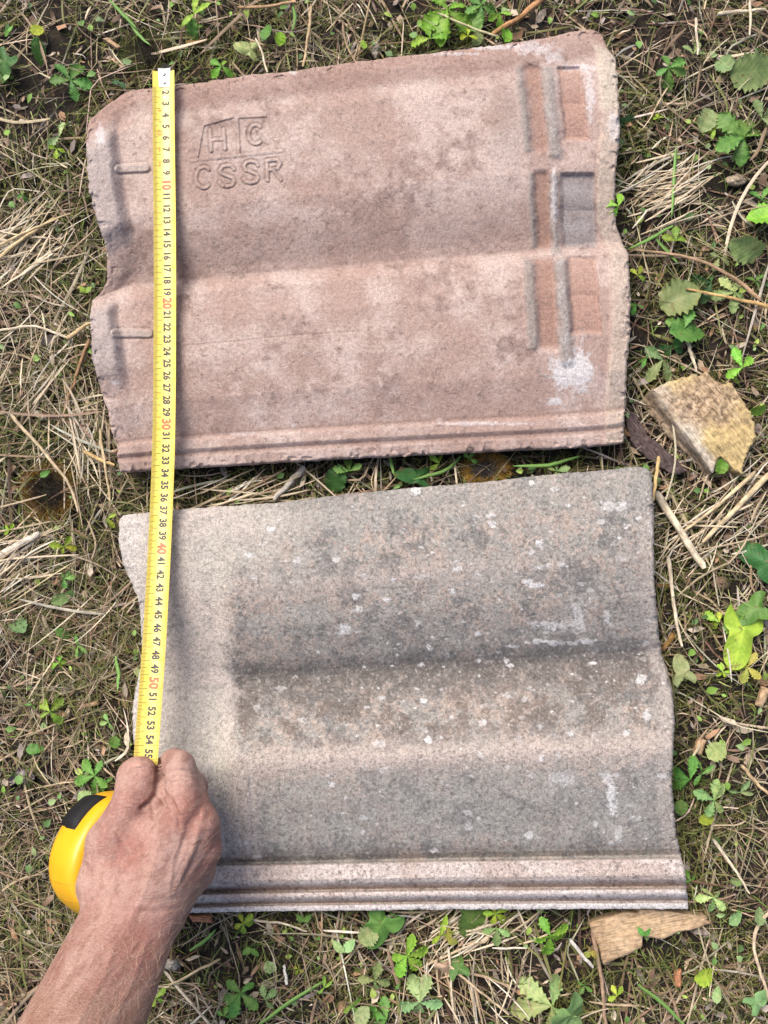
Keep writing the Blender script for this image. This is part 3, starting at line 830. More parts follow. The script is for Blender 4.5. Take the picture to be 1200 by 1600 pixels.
# knuckles, tendons and the wrist bone
bumps = [((287, 1264, 11.8), .75, .5), ((313, 1290, 11.3), .72, .5), ((322, 1328, 10.3), .65, .5), ((312, 1364, 9.2), .6, .5), ((203, 1252, 10.75), .75, .4), ((176, 1312, 11.6), .8, .6), ((250, 1432, 12.6), .9, .6), ((280, 1195, 10.1), .75, .35)]
for p, r, k in bumps: cap(p, r, (p[0] + 1, p[1] + 1, p[2]), r, k)
for a, b in (((285, 1275, 11.75), (222, 1400, 13.3)), ((310, 1300, 11.3), (236, 1405, 13.1))): cap(a, .28, b, .35, .7)
cap((172, 1330, 12.05), .28, (182, 1420, 13.5), .3, .5)
lo = np.min([np.minimum(p[0] - p[1], p[2] - p[3]) for p in prims], 0) - 1; hi = np.max([np.maximum(p[0] + p[1], p[2] + p[3]) for p in prims], 0) + 1
dim = np.ceil((hi - lo) / STEP).astype(int) + 1
BIG = 3.0
def eval_group(gs, F):
    for a, ra, b, rb, k, g in prims:
        if g not in gs: continue
        mn = np.minimum(a - ra, b - rb) - 1.3; mx = np.maximum(a + ra, b + rb) + 1.3
        i0 = np.clip(((mn - lo) / STEP).astype(int), 0, dim - 1); i1 = np.clip(((mx - lo) / STEP).astype(int) + 1, 1, dim)
        s = tuple(slice(i0[q], i1[q]) for q in range(3))
        X = [(lo[q] + STEP * np.arange(i0[q], i1[q])).astype(np.float32) for q in range(3)]
        x = X[0][:, None, None] - a[0]; y = X[1][None, :, None] - a[1]; z = X[2][None, None, :] - a[2]
        d = b - a; L = float(d @ d) + 1e-9
        t = np.clip((x * d[0] + y * d[1] + z * d[2]) / L, 0, 1)
        sd = np.sqrt((x - t * d[0]) ** 2 + (y - t * d[1]) ** 2 + (z - t * d[2]) ** 2) - (ra + (rb - ra) * t)
        o = F[s]
        h = np.maximum(k - np.abs(o - sd), 0) / k
        F[s] = np.minimum(o, sd) - h * h * k * 0.25
    return F
def new(): return np.full(dim, BIG, np.float32)
FI = eval_group({0}, new())
def smin(A, B, k):
    h = np.maximum(k - np.abs(A - B), 0) / k
    return np.minimum(A, B) - h * h * k * 0.25
fing = None
for g in (1, 2, 3, 4, 5):
    G = eval_group({g}, new())
    fing = G if fing is None else smin(fing, G, 0.07)
FI = smin(FI, fing, 0.55)
# creases carved in: between thumb and index, at the joints, at the wrist
def carve(pts, r, k):
    global FI
    P = [J(*p) for p in pts]
    for a, b in zip(P[:-1], P[1:]):
        mn = np.minimum(a, b) - r - k; mx = np.maximum(a, b) + r + k
        i0 = np.clip(((mn - lo) / STEP).astype(int), 0, dim - 1); i1 = np.clip(((mx - lo) / STEP).astype(int) + 2, 1, dim)
        s = tuple(slice(i0[q], i1[q]) for q in range(3))
        X = [(lo[q] + STEP * np.arange(i0[q], i1[q])).astype(np.float32) for q in range(3)]
        x = X[0][:, None, None] - a[0]; y = X[1][None, :, None] - a[1]; z = X[2][None, None, :] - a[2]
        d = b - a; L = float(d @ d) + 1e-9
        t = np.clip((x * d[0] + y * d[1] + z * d[2]) / L, 0, 1)
        sd = np.sqrt((x - t * d[0]) ** 2 + (y - t * d[1]) ** 2 + (z - t * d[2]) ** 2) - r
        o = FI[s]; q_ = -sd
        h = np.maximum(k - np.abs(o - q_), 0) / k
        FI[s] = np.maximum(o, q_) + h * h * k * 0.25
carve([(246, 1185, 10.2), (246, 1222, 11.0), (238, 1246, 11.5), (224, 1262, 11.9)], .22, .45)
carve([(244, 1242, 11.7), (256, 1262, 12.2), (264, 1286, 12.75)], .14, .5)
carve([(252, 1240, 11.7), (268, 1262, 12.4), (274, 1284, 12.9)], .10, .4)
# surface nets
def surface_nets(F):
    ins = F < 0
    nx, ny, nz = F.shape
    c = ins[:-1, :-1, :-1].astype(np.int8)
    tot = sum(ins[i:nx - 1 + i, j:ny - 1 + j, k:nz - 1 + k].astype(np.int8) for i in (0, 1) for j in (0, 1) for k in (0, 1))
    act = (tot > 0) & (tot < 8)
    ci = np.argwhere(act)
    idm = np.full(act.shape, -1, np.int32); idm[act] = np.arange(len(ci))
    acc = np.zeros((len(ci), 3)); cnt = np.zeros(len(ci))
    cor = [(i, j, k) for i in (0, 1) for j in (0, 1) for k in (0, 1)]
    val = {q: F[ci[:, 0] + q[0], ci[:, 1] + q[1], ci[:, 2] + q[2]] for q in cor}
    for p in cor:
        for ax in range(3):
            if p[ax] == 0:
                q = list(p); q[ax] = 1; q = tuple(q)
                a, b = val[p], val[q]
                m = (a < 0) != (b < 0)
                t = np.where(m, a / (a - b + 1e-12), 0)
                pos = np.tile(np.array(p, float), (len(ci), 1)); pos[:, ax] += t
                acc[m] += pos[m]; cnt[m] += 1
    V = ci + acc / cnt[:, None]
    quads = []
    for ax in range(3):
        sl0 = [slice(1, -1)] * 3; sl1 = [slice(1, -1)] * 3
        sl0[ax] = slice(0, -1); sl1[ax] = slice(1, None)
        a = ins[tuple(sl0)]; b = ins[tuple(sl1)]
        e = np.argwhere(a != b)
        fl = a[tuple(e.T)]
        base = e.copy()
        for o in range(3):
            if o != ax: base[:, o] += 1
        u, w = [(1, 2), (2, 0), (0, 1)][ax]
        def at(du, dw):
            q = base.copy(); q[:, u] += du; q[:, w] += dw
            return idm[tuple(q.T)]
        Q = np.stack([at(-1, -1), at(0, -1), at(0, 0), at(-1, 0)], -1)
        Q[~fl] = Q[~fl][:, ::-1]
        quads.append(Q)
    return V, np.concatenate(quads)
V, Q = surface_nets(FI)
V = lo + V * STEP
Q = Q[(Q >= 0).all(1)]
# relax
ed = np.concatenate([Q[:, [0, 1]], Q[:, [1, 2]], Q[:, [2, 3]], Q[:, [3, 0]]])
for _ in range(4):
    acc = np.zeros_like(V); cnt = np.zeros(len(V))
    np.add.at(acc, ed[:, 0], V[ed[:, 1]]); np.add.at(acc, ed[:, 1], V[ed[:, 0]]); np.add.at(cnt, ed[:, 0], 1); np.add.at(cnt, ed[:, 1], 1)
    V = V * .4 + .6 * acc / cnt[:, None]
fn = np.cross(V[Q[:, 2]] - V[Q[:, 0]], V[Q[:, 3]] - V[Q[:, 1]])
VN = np.zeros_like(V)
for q in range(4): np.add.at(VN, Q[:, q], fn)
VN /= np.linalg.norm(VN, axis=1, keepdims=True) + 1e-9
# creases, folds and veins pressed into the skin along lines on its upper side
dv = V / 100.0 - CAM
cy_, sy_ = math.cos(TILT), math.sin(TILT)
dep = -(-dv[:, 1] * sy_ + dv[:, 2] * cy_)
vpx = 600 + FPX * dv[:, 0] / dep; vpy = 800 - FPX * (dv[:, 1] * cy_ + dv[:, 2] * sy_) / dep
upf = sstep(-.05, .3, VN[:, 2])
def press(pts, depth, w):
    global V
    e = poly_dist(vpx, vpy, pts)
    V = V - VN * (depth * np.exp(-(e / w) ** 2) * upf)[:, None]
press([(247, 1186), (247, 1215), (244, 1236), (235, 1252), (222, 1263)], .36, 3.2)
press([(244, 1240), (254, 1250), (262, 1268)], .20, 2.8); press([(252, 1234), (266, 1248), (276, 1268), (280, 1290)], .16, 3.0)
press([(238, 1254), (240, 1275), (246, 1292)], .12, 3.5)
press([(250, 1216), (268, 1206), (290, 1204), (306, 1210)], .10, 2.4); press([(250, 1226), (270, 1222), (296, 1222)], .08, 2.2); press([(258, 1196), (280, 1190), (300, 1196)], .05, 2.2)
press([(260, 1212), (280, 1209), (298, 1212)], -.07, 4)
for q, yy in enumerate((1236, 1242, 1248, 1255, 1262)): press([(188 - q * 2, yy + 4), (204, yy), (222 - q, yy + 3)], .045 + .02 * (q == 2), 1.9)
press([(186, 1205), (200, 1196), (226, 1194), (241, 1200)], .07, 2.2)
press([(168, 1345), (190, 1341), (208, 1335), (222, 1322)], .10, 4.5); press([(172, 1292), (184, 1300), (190, 1316)], .06, 4)
for pts, dd, ww in (([(318, 1268), (312, 1290), (300, 1330), (268, 1400)], -.09, 4.5), ([(288, 1296), (272, 1340), (262, 1400)], -.07, 4.5), ([(330, 1318), (308, 1350), (280, 1392)], -.06, 4), ([(250, 1310), (240, 1350), (222, 1400), (200, 1450)], -.05, 5),
                    ([(296, 1284), (284, 1320), (270, 1360)], .06, 5), ([(322, 1302), (308, 1332), (290, 1372)], .06, 4.5), ([(180, 1470), (165, 1520), (120, 1600)], -.07, 5), ([(230, 1470), (212, 1520), (180, 1590)], -.06, 5),
                    ([(140, 1418), (180, 1408), (230, 1408), (270, 1404)], .05, 4), ([(136, 1432), (180, 1424), (236, 1424), (276, 1420)], .06, 4)): press(pts, dd, ww)
wr_ = fbm(vpx * .9 + vpy * .35, vpy * 2.6 - vpx * .5, 9, 331, 4, .7) - .5
wk = fbm(vpx * 2.2, vpy * 2.2, 9, 337, 3, .7) - .5
V = V + VN * ((wr_ * .055 + wk * .03) * upf)[:, None]
# skin colour by place: redder knuckles and thumb base, browner forearm
def gau(p, s):
    c = J(*p); return np.exp(-((V - c) ** 2).sum(1) / (2 * s * s))
sk = np.empty((len(V), 3)); sk[:] = (0.44, 0.255, 0.205)
def addc(c, w):
    global sk
    w = np.clip(w, 0, 1)[:, None]; sk = sk * (1 - w) + np.array(c) * w
n1 = fbm(V[:, 0] + V[:, 2] * .4, V[:, 1] + V[:, 2] * .3, 1.6, 301, 4); n2 = fbm(V[:, 0] + V[:, 2] * .4, V[:, 1] + V[:, 2] * .3, .45, 311, 3)
fore = sstep(-28.5, -34, V[:, 1])
addc((0.33, 0.165, 0.105), fore * .8)
addc((0.33, 0.145, 0.11), sstep(.48, .68, n1) * .6)
addc((0.50, 0.30, 0.235), sstep(.5, .3, n1) * .5)
for p, s in (((287, 1262, 12), 1.0), ((322, 1290, 11), 1.0), ((325, 1330, 10), .9), ((203, 1252, 11), .9), ((190, 1330, 12), 1.2), ((215, 1335, 12), 1.0), ((205, 1470, 14.5), 1.5)):
    addc((0.36, 0.125, 0.09), gau(p, s) * .55)
for p, s in (((280, 1210, 10.8), .7), ((300, 1320, 12), .8), ((150, 1370, 12), 1.3), ((210, 1195, 10), .8)):
    addc((0.60, 0.36, 0.28), gau(p, s) * .6)
addc((0.27, 0.115, 0.08), sstep(.55, .7, n2) * .45)
n3 = fbm(V[:, 0] + V[:, 2] * .4, V[:, 1] + V[:, 2] * .3, .22, 321, 3)
addc((0.52, 0.33, 0.26), sstep(.58, .75, n3) * .35); addc((0.25, 0.10, 0.07), sstep(.6, .75, 1 - n3) * .3)
lum_ = sk.mean(1, keepdims=True); sk = lum_ + (sk - lum_) * .9
person = mesh_np('person', V / 100.0, Q, None, None, sk)
t = NT('skin'); t.set(Roughness=0.55); t.b.inputs['Specular IOR Level'].default_value = 0.3
tc = t.n('ShaderNodeTexCoord').outputs['Object']
a1 = t.noise(650, 3, 0.6); 
vo = t.n('ShaderNodeTexVoronoi', i_Scale=420.0, feature='DISTANCE_TO_EDGE'); t.l(tc, vo.inputs['Vector'])
mp = t.n('ShaderNodeMapping'); mp.inputs['Scale'].default_value = (1.0, 3.2, 1.0); mp.inputs['Rotation'].default_value = (0, 0, -0.35); t.l(tc, mp.inputs[0])
wr = t.noise(230, 4, 0.65, mp.outputs[0])
c = t.mul(t.attr(), t.ramp(a1, [(0.3, 0.82), (0.55, 1.0), (0.75, 1.12)]))
c = t.mul(c, t.ramp(wr, [(0.3, 0.86), (0.55, 1.0), (0.75, 1.06)]))
t.base(c)
hsum = t.mul(t.ramp(wr, [(0.25, 0.0), (0.75, 1.0)]), t.ramp(vo.outputs['Distance'], [(0.0, 0.55), (0.12, 1.0)]))
t.bump(hsum, 0.55, 0.0012)
t.b.inputs['Subsurface Weight'].default_value = 0.12
t.b.inputs['Subsurface Radius'].default_value = (0.006, 0.0025, 0.0015)
t.b.inputs['Subsurface Scale'].default_value = 0.6
person.data.materials.append(t.m)
tag(person, 'bare right hand and forearm gripping the yellow tape measure', 'person')
# thumb nail (seen almost end on)
R3, T3 = np.meshgrid(np.linspace(0, 1, 8), np.linspace(-1, 1, 9), indexing='ij')
w3 = 17 * np.sqrt(np.clip(1 - (R3 * .8) ** 2.5, .1, 1))
npx = 216 + T3 * w3 + (R3 - .3) * 2; npy = 1198 - R3 * 11 + 3.5 * T3 ** 2
nz = 9.0 + 1.03 - .50 * T3 ** 2 - .55 * R3 ** 2
nv = unp(npx, npy, nz); nb = nv.copy(); nb[..., 2] -= 0.0006
nail_m = plain('nail', (0.46, 0.27, 0.21), 0.5, 0.25).m
mesh_np('thumbnail', np.concatenate([nv.reshape(-1, 3), nb.reshape(-1, 3)]), np.concatenate([grid_faces(8, 9)[:, ::-1], grid_faces(8, 9) + 72]), nail_m, person)
# fine hair on forearm and back of the hand
def hair():
    up = np.where((VN[:, 2] > 0.15))[0]
    ppx = 600 + FPX * (V[:, 0] / 100 - CAM[0]) / (DIST - V[:, 2] / 100)     # rough, only to choose the skin region
    y = V[:, 1]
    wgt = sstep(-26.0, -31.0, y) * .9 + sstep(-22.5, -24.5, y) * sstep(-31, -26, y) * .35 * sstep(-19, -16, V[:, 0])
    cand = up[RNG.random(len(up)) < wgt[up] * .08]
    RNG.shuffle(cand)
    cand = cand[:700]
    VV = []; FF = []; k = 0
    for i in cand:
        n = VN[i]
        dirv = np.array([0.62, 0.35, 0.0]) + RNG.normal(0, .5, 3); dirv -= n * (dirv @ n); dirv /= np.linalg.norm(dirv)
        L = RNG.uniform(.6, 1.9); cur = RNG.normal(0, 1.1); lift = RNG.uniform(.05, .35)
        side = np.cross(n, dirv)
        s = np.linspace(0, 1, 6)
        P = V[i] + dirv * (s * L)[:, None] + side * (cur * s ** 2 * L * .6)[:, None] + n * ((s * lift - s ** 2 * lift * 1.0 ) * L * .8 + .02 - .25 * s ** 2 * L * .15)[:, None]
        w = .0075 * (1.1 - s * .8)
        for q in range(3):
            an = 2 * math.pi * q / 3
            VV.append(P + (side * math.cos(an) + n * math.sin(an)) * w[:, None])
        for q in range(3):
            for j in range(5):
                a = k + q * 6 + j; b = k + ((q + 1) % 3) * 6 + j
                FF.append((a, a + 1, b + 1, b))
        k += 18
    m = plain('hair', (0.72, 0.52, 0.36), 0.4, 0.5).m
    tag(mesh_np('arm_hair', np.concatenate(VV) / 100, np.array(FF), m, person), kind='stuff')
hair()

# ------------------------------------------------------------------ wood pieces and other loose things
def proj_cm(px, py): return unp(px, py, 0.0)
def chip(name, label, cat, T, B, L, R, ztop, mat, grain, colf, nu=70, nv=60, rough=3.0, relief=.12, zfun=None, ax=(2, 2, 2, 2), group=None, seed=1, gz=0.3):
    """flat broken piece; grain = direction in the photo plane"""
    PX, PY, U, V = coons(T, B, L, R, nu, nv, ax)
    span = np.hypot(*(np.array(T[-1]) - T[0])); spv = np.hypot(*(np.array(L[-1]) - L[0]))
    PX, PY, d = rough_edges(PX, PY, U, V, rough, 400 + seed, span, spv, 6)
    g = np.array(grain, float); g /= np.hypot(*g)
    a = PX * g[0] + PY * g[1]; b = -PX * g[1] + PY * g[0]
    fib = fbm(a * .12, b, 4, 500 + seed, 4, .65); lump = fbm(PX, PY, 30, 510 + seed, 4)
    Z = (zfun(PX, PY, U, V) if zfun else ztop + 0 * PX) + (fib - .5) * relief + (lump - .5) * relief * 2
    r = np.clip(1 - d / 5, 0, 1); Z -= .15 * (1 - np.sqrt(np.maximum(0, 1 - r * r)))
    col = colf(PX, PY, U, V, fib, lump)
    uv = np.stack([a, b], -1) / 1900.0
    c = unp(np.mean(PX), np.mean(PY), gz); root = None
    o = slab(PX, PY, Z, col, .01, np.zeros(Z.shape, int), {0: name}, mat, None, uv, bottom=gz / 100.0)[0]
    tag(o, label, cat, group)
    return o
one = lambda PX: np.ones(PX.shape + (3,))
# rotten yellow wood block by the right edge
def col_block(PX, PY, U, V, fib, lump):
    c = one(PX) * np.array((1.2, 1.07, .74))
    grey = sstep(.40, .18, U + (lump - .5) * .35)
    c = mixc(c, (1.25, 1.3, 1.5), grey * .9)
    c = mixc(c, (0.6, .5, .45), sstep(.16, .06, U + (lump - .5) * .1) * .8)
    mouldy = blob(PX, PY, 1100, 622, 58, 38, lump, .45, .7)
    spk = fbm(PX, PY, 4, 555, 3, .8)
    c = mixc(c, (1.05, .9, .82), mouldy * .85)
    c = mixc(c, (0.35, .27, .24), mouldy * sstep(.5, .62, spk) * .8)
    c = mixc(c, (1.3, 1.2, 1.2), mouldy * sstep(.58, .7, 1 - spk) * .6)
    c = mixc(c, (0.25, .2, .16), sstep(.6, .75, fib) * .5 * mouldy)
    c = mixc(c, (1.25, 1.1, .7), sstep(.5, .7, fib) * .5 * (1 - grey) * (1 - mouldy))
    return c
chip('wood_block', 'thick broken block of yellow rotten wood right of the pink tile', 'wood',
     [(1000, 628), (1018, 608), (1034, 600), (1050, 594), (1078, 588), (1082, 583), (1097, 586), (1103, 578), (1118, 595), (1135, 602), (1142, 597), (1155, 618), (1163, 626)],
     [(1103, 745), (1114, 738), (1120, 722), (1126, 714), (1136, 722), (1146, 735), (1158, 742)],
     [(1000, 628), (1022, 655), (1050, 688), (1085, 722), (1103, 745)],
     [(1163, 626), (1172, 648), (1180, 672), (1178, 690), (1168, 705), (1164, 722), (1158, 742)],
     2.0, M_WOOD_YELLOW, (95, 125), col_block, nu=110, nv=100, rough=6.5, relief=.30,
     zfun=lambda PX, PY, U, V: 2.1 - 1.5 * sstep(.16, .02, U) + .2 * np.sin(V * 3), seed=2)
chip('bark_piece', 'dark brown strip of bark between the pink tile and the yellow wood block', 'bark',
     [(976, 655), (984, 642), (994, 648)], [(1050, 742), (1062, 740), (1073, 736)],
     [(976, 655), (985, 690), (1010, 715), (1050, 742)], [(994, 648), (1012, 680), (1040, 702), (1073, 736)],
     1.2, M_BARK, (80, 90), lambda PX, PY, U, V, f, l: one(PX) * 1.0, 40, 60, 3, .25, seed=3)
def col_pale(PX, PY, U, V, f, l):
    return mixc(one(PX) * np.array((1.12, 1.08, 1.0)), (.55, .48, .42), sstep(.25, .0, U + (l - .5) * .3) * .5 + sstep(.8, 1, U) * .5)
chip('wood_splinter', 'pale flat wood splinter poking out below the grey tile at lower right', 'wood',
     [(920, 1442), (950, 1432), (978, 1424), (996, 1428), (1000, 1420), (1050, 1424), (1075, 1428), (1102, 1430)],
     [(943, 1507), (975, 1494), (1004, 1480), (1004, 1462), (1036, 1468), (1060, 1456), (1085, 1452), (1112, 1442)],
     [(920, 1442), (932, 1470), (943, 1507)], [(1102, 1430), (1106, 1434), (1104, 1438), (1112, 1442)],
     1.3, M_WOOD_PALE, (190, -40), col_pale, 90, 40, 2.5, .12, seed=4)
small_chips = [
    ('woodchip', 'small pale wood chip right of the grey tile above the nettle-like leaves', [(1092, 1152), (1105, 1158)], [(1084, 1176), (1096, 1180)], .9, M_WOOD_PALE, (10, 25)),
    ('woodchip', 'pale wood chip cut by the right edge of the photo beside the grey tile', [(1192, 1072), (1204, 1078)], [(1181, 1102), (1192, 1106)], .9, M_WOOD_PALE, (-10, 25)),
    ('woodchip', 'orange-brown wood sliver touching the right edge of the grey tile', [(1050, 988), (1057, 994)], [(1033, 1014), (1038, 1019)], .9, M_WOOD_YELLOW, (-18, 26)),
    ('woodchip', 'short orange wood sliver by the grey tile above the thin white stick', [(1024, 912), (1052, 911)], [(1024, 919), (1052, 917)], .9, M_WOOD_YELLOW, (28, 0)),
    ('woodchip', 'pinkish wood chip lying in the straw in the bottom right corner', [(1056, 1517), (1066, 1516)], [(1054, 1540), (1064, 1546)], .9, M_WOOD_PALE, (0, 25)),
    ('woodchip', 'reddish broken chip under the lower edge of the grey tile beside the wrist', [(296, 1430), (330, 1430)], [(300, 1440), (332, 1442)], .9, M_WOOD_PALE, (30, 3)),
    ('woodchip', 'light wood chip above the moss tuft in the upper left corner', [(160, 60), (168, 58)], [(184, 76), (190, 74)], .9, M_WOOD_PALE, (22, 16)),
    ('woodchip', 'pale flake left of the tape measure end near the tile corner', [(172, 92), (178, 90)], [(192, 108), (197, 106)], .9, M_WOOD_PALE, (18, 16)),
    ('woodchip', 'yellowish chip in the grass above the emblem of the pink tile', [(290, 64), (316, 60)], [(292, 70), (316, 67)], .9, M_WOOD_YELLOW, (26, -4)),
    ('woodchip', 'pale chip lying in the straw left of the pink tile corner notch', [(118, 448), (136, 440)], [(120, 453), (137, 445)], .9, M_WOOD_PALE, (20, -8)),
    ('woodchip', 'two-tone pale chip on the brown litter below the big left sticks', [(12, 905), (52, 880)], [(18, 912), (57, 886)], .9, M_WOOD_PALE, (40, -25)),
    ('woodchip', 'blunt pale chip in the grass left of the tape measure hand', [(130, 1100), (153, 1094)], [(132, 1106), (155, 1101)], .9, M_WOOD_PALE, (24, -6)),
]
for k, (nm, lb, tp, bt, z, m, g) in enumerate(small_chips):
    tint = np.array((1.0, .92, .84) if m is M_WOOD_PALE else (.62, .42, .2))
    if 'reddish' in lb or 'pinkish' in lb: tint = np.array((1.0, .62, .5))
    chip(nm, lb, 'wood chip', tp, bt, [tp[0], bt[0]], [tp[1], bt[1]], z, m, g, lambda PX, PY, U, V, f, l, t=tint: one(PX) * t, 16, 16, 2.2, .08, seed=10 + k, gz=.35, group='small wood chips')

def tube(path, rad, seed, n_side=9, lump=.12):
    """tapered knobbly tube along world path; returns verts, faces, uv"""
    path = np.asarray(path); n = len(path)
    T = np.gradient(path, axis=0); T /= np.linalg.norm(T, axis=1, keepdims=True)
    N = np.cross(T, [0, 0, 1.0]); N /= np.linalg.norm(N, axis=1, keepdims=True) + 1e-9; B = np.cross(N, T)
    a = np.linspace(0, 2 * math.pi, n_side + 1)[:-1]
    s = np.concatenate([[0], np.cumsum(np.linalg.norm(np.diff(path, axis=0), axis=1))])
    S, A = np.meshgrid(s, a, indexing='ij')
    r = rad[:, None] * (1 + lump * 2 * (fbm(S * 100 / 1.2, A * 1.3 + seed, 1.0, seed, 3) - .5))
    P = path[:, None] + (N[:, None] * np.cos(A)[..., None] + B[:, None] * np.sin(A)[..., None]) * r[..., None]
    i = np.arange(n * n_side).reshape(n, n_side); j = np.roll(i, -1, 1)
    F = np.stack([i[:-1], i[1:], j[1:], j[:-1]], -1).reshape(-1, 4)
    V = np.concatenate([P.reshape(-1, 3), path[:1], path[-1:]])
    k = n * n_side
    caps = np.concatenate([np.stack([np.full(n_side, k), j[0], i[0]], -1), np.stack([np.full(n_side, k + 1), i[-1], j[-1]], -1)])
    uv = np.concatenate([np.stack([S, A * .002], -1).reshape(-1, 2), [[0, 0], [s[-1], 0]]])
    return V, [F, caps], uv
def curve_px(pts, z0, z1, n=24, wob=0.0012, seed=0):
    p = np.array(pts, float)
    d = np.hypot(*np.diff(p, axis=0).T); t = np.concatenate([[0], np.cumsum(d)]) / d.sum(); s = np.linspace(0, 1, n)
    q = np.stack([np.interp(s, t, p[:, 0]), np.interp(s, t, p[:, 1])], -1)
    for _ in range(4): q[1:-1] = (q[:-2] + 2 * q[1:-1] + q[2:]) / 4
    P = unp(q[:, 0], q[:, 1], z0 + (z1 - z0) * s)
    w = np.stack([fbm(s * 6, s * 0 + seed, 1, seed + 700, 3) - .5, fbm(s * 6, s * 0 + seed, 1, seed + 720, 3) - .5, fbm(s * 5, s * 0, 1, seed + 740, 2) - .5], -1)
    return P + w * wob * 2
PALE, TANC, BRN, RED, GREY = (.78, .66, .48), (.60, .43, .24), (.26, .15, .09), (.52, .28, .13), (.42, .38, .33)
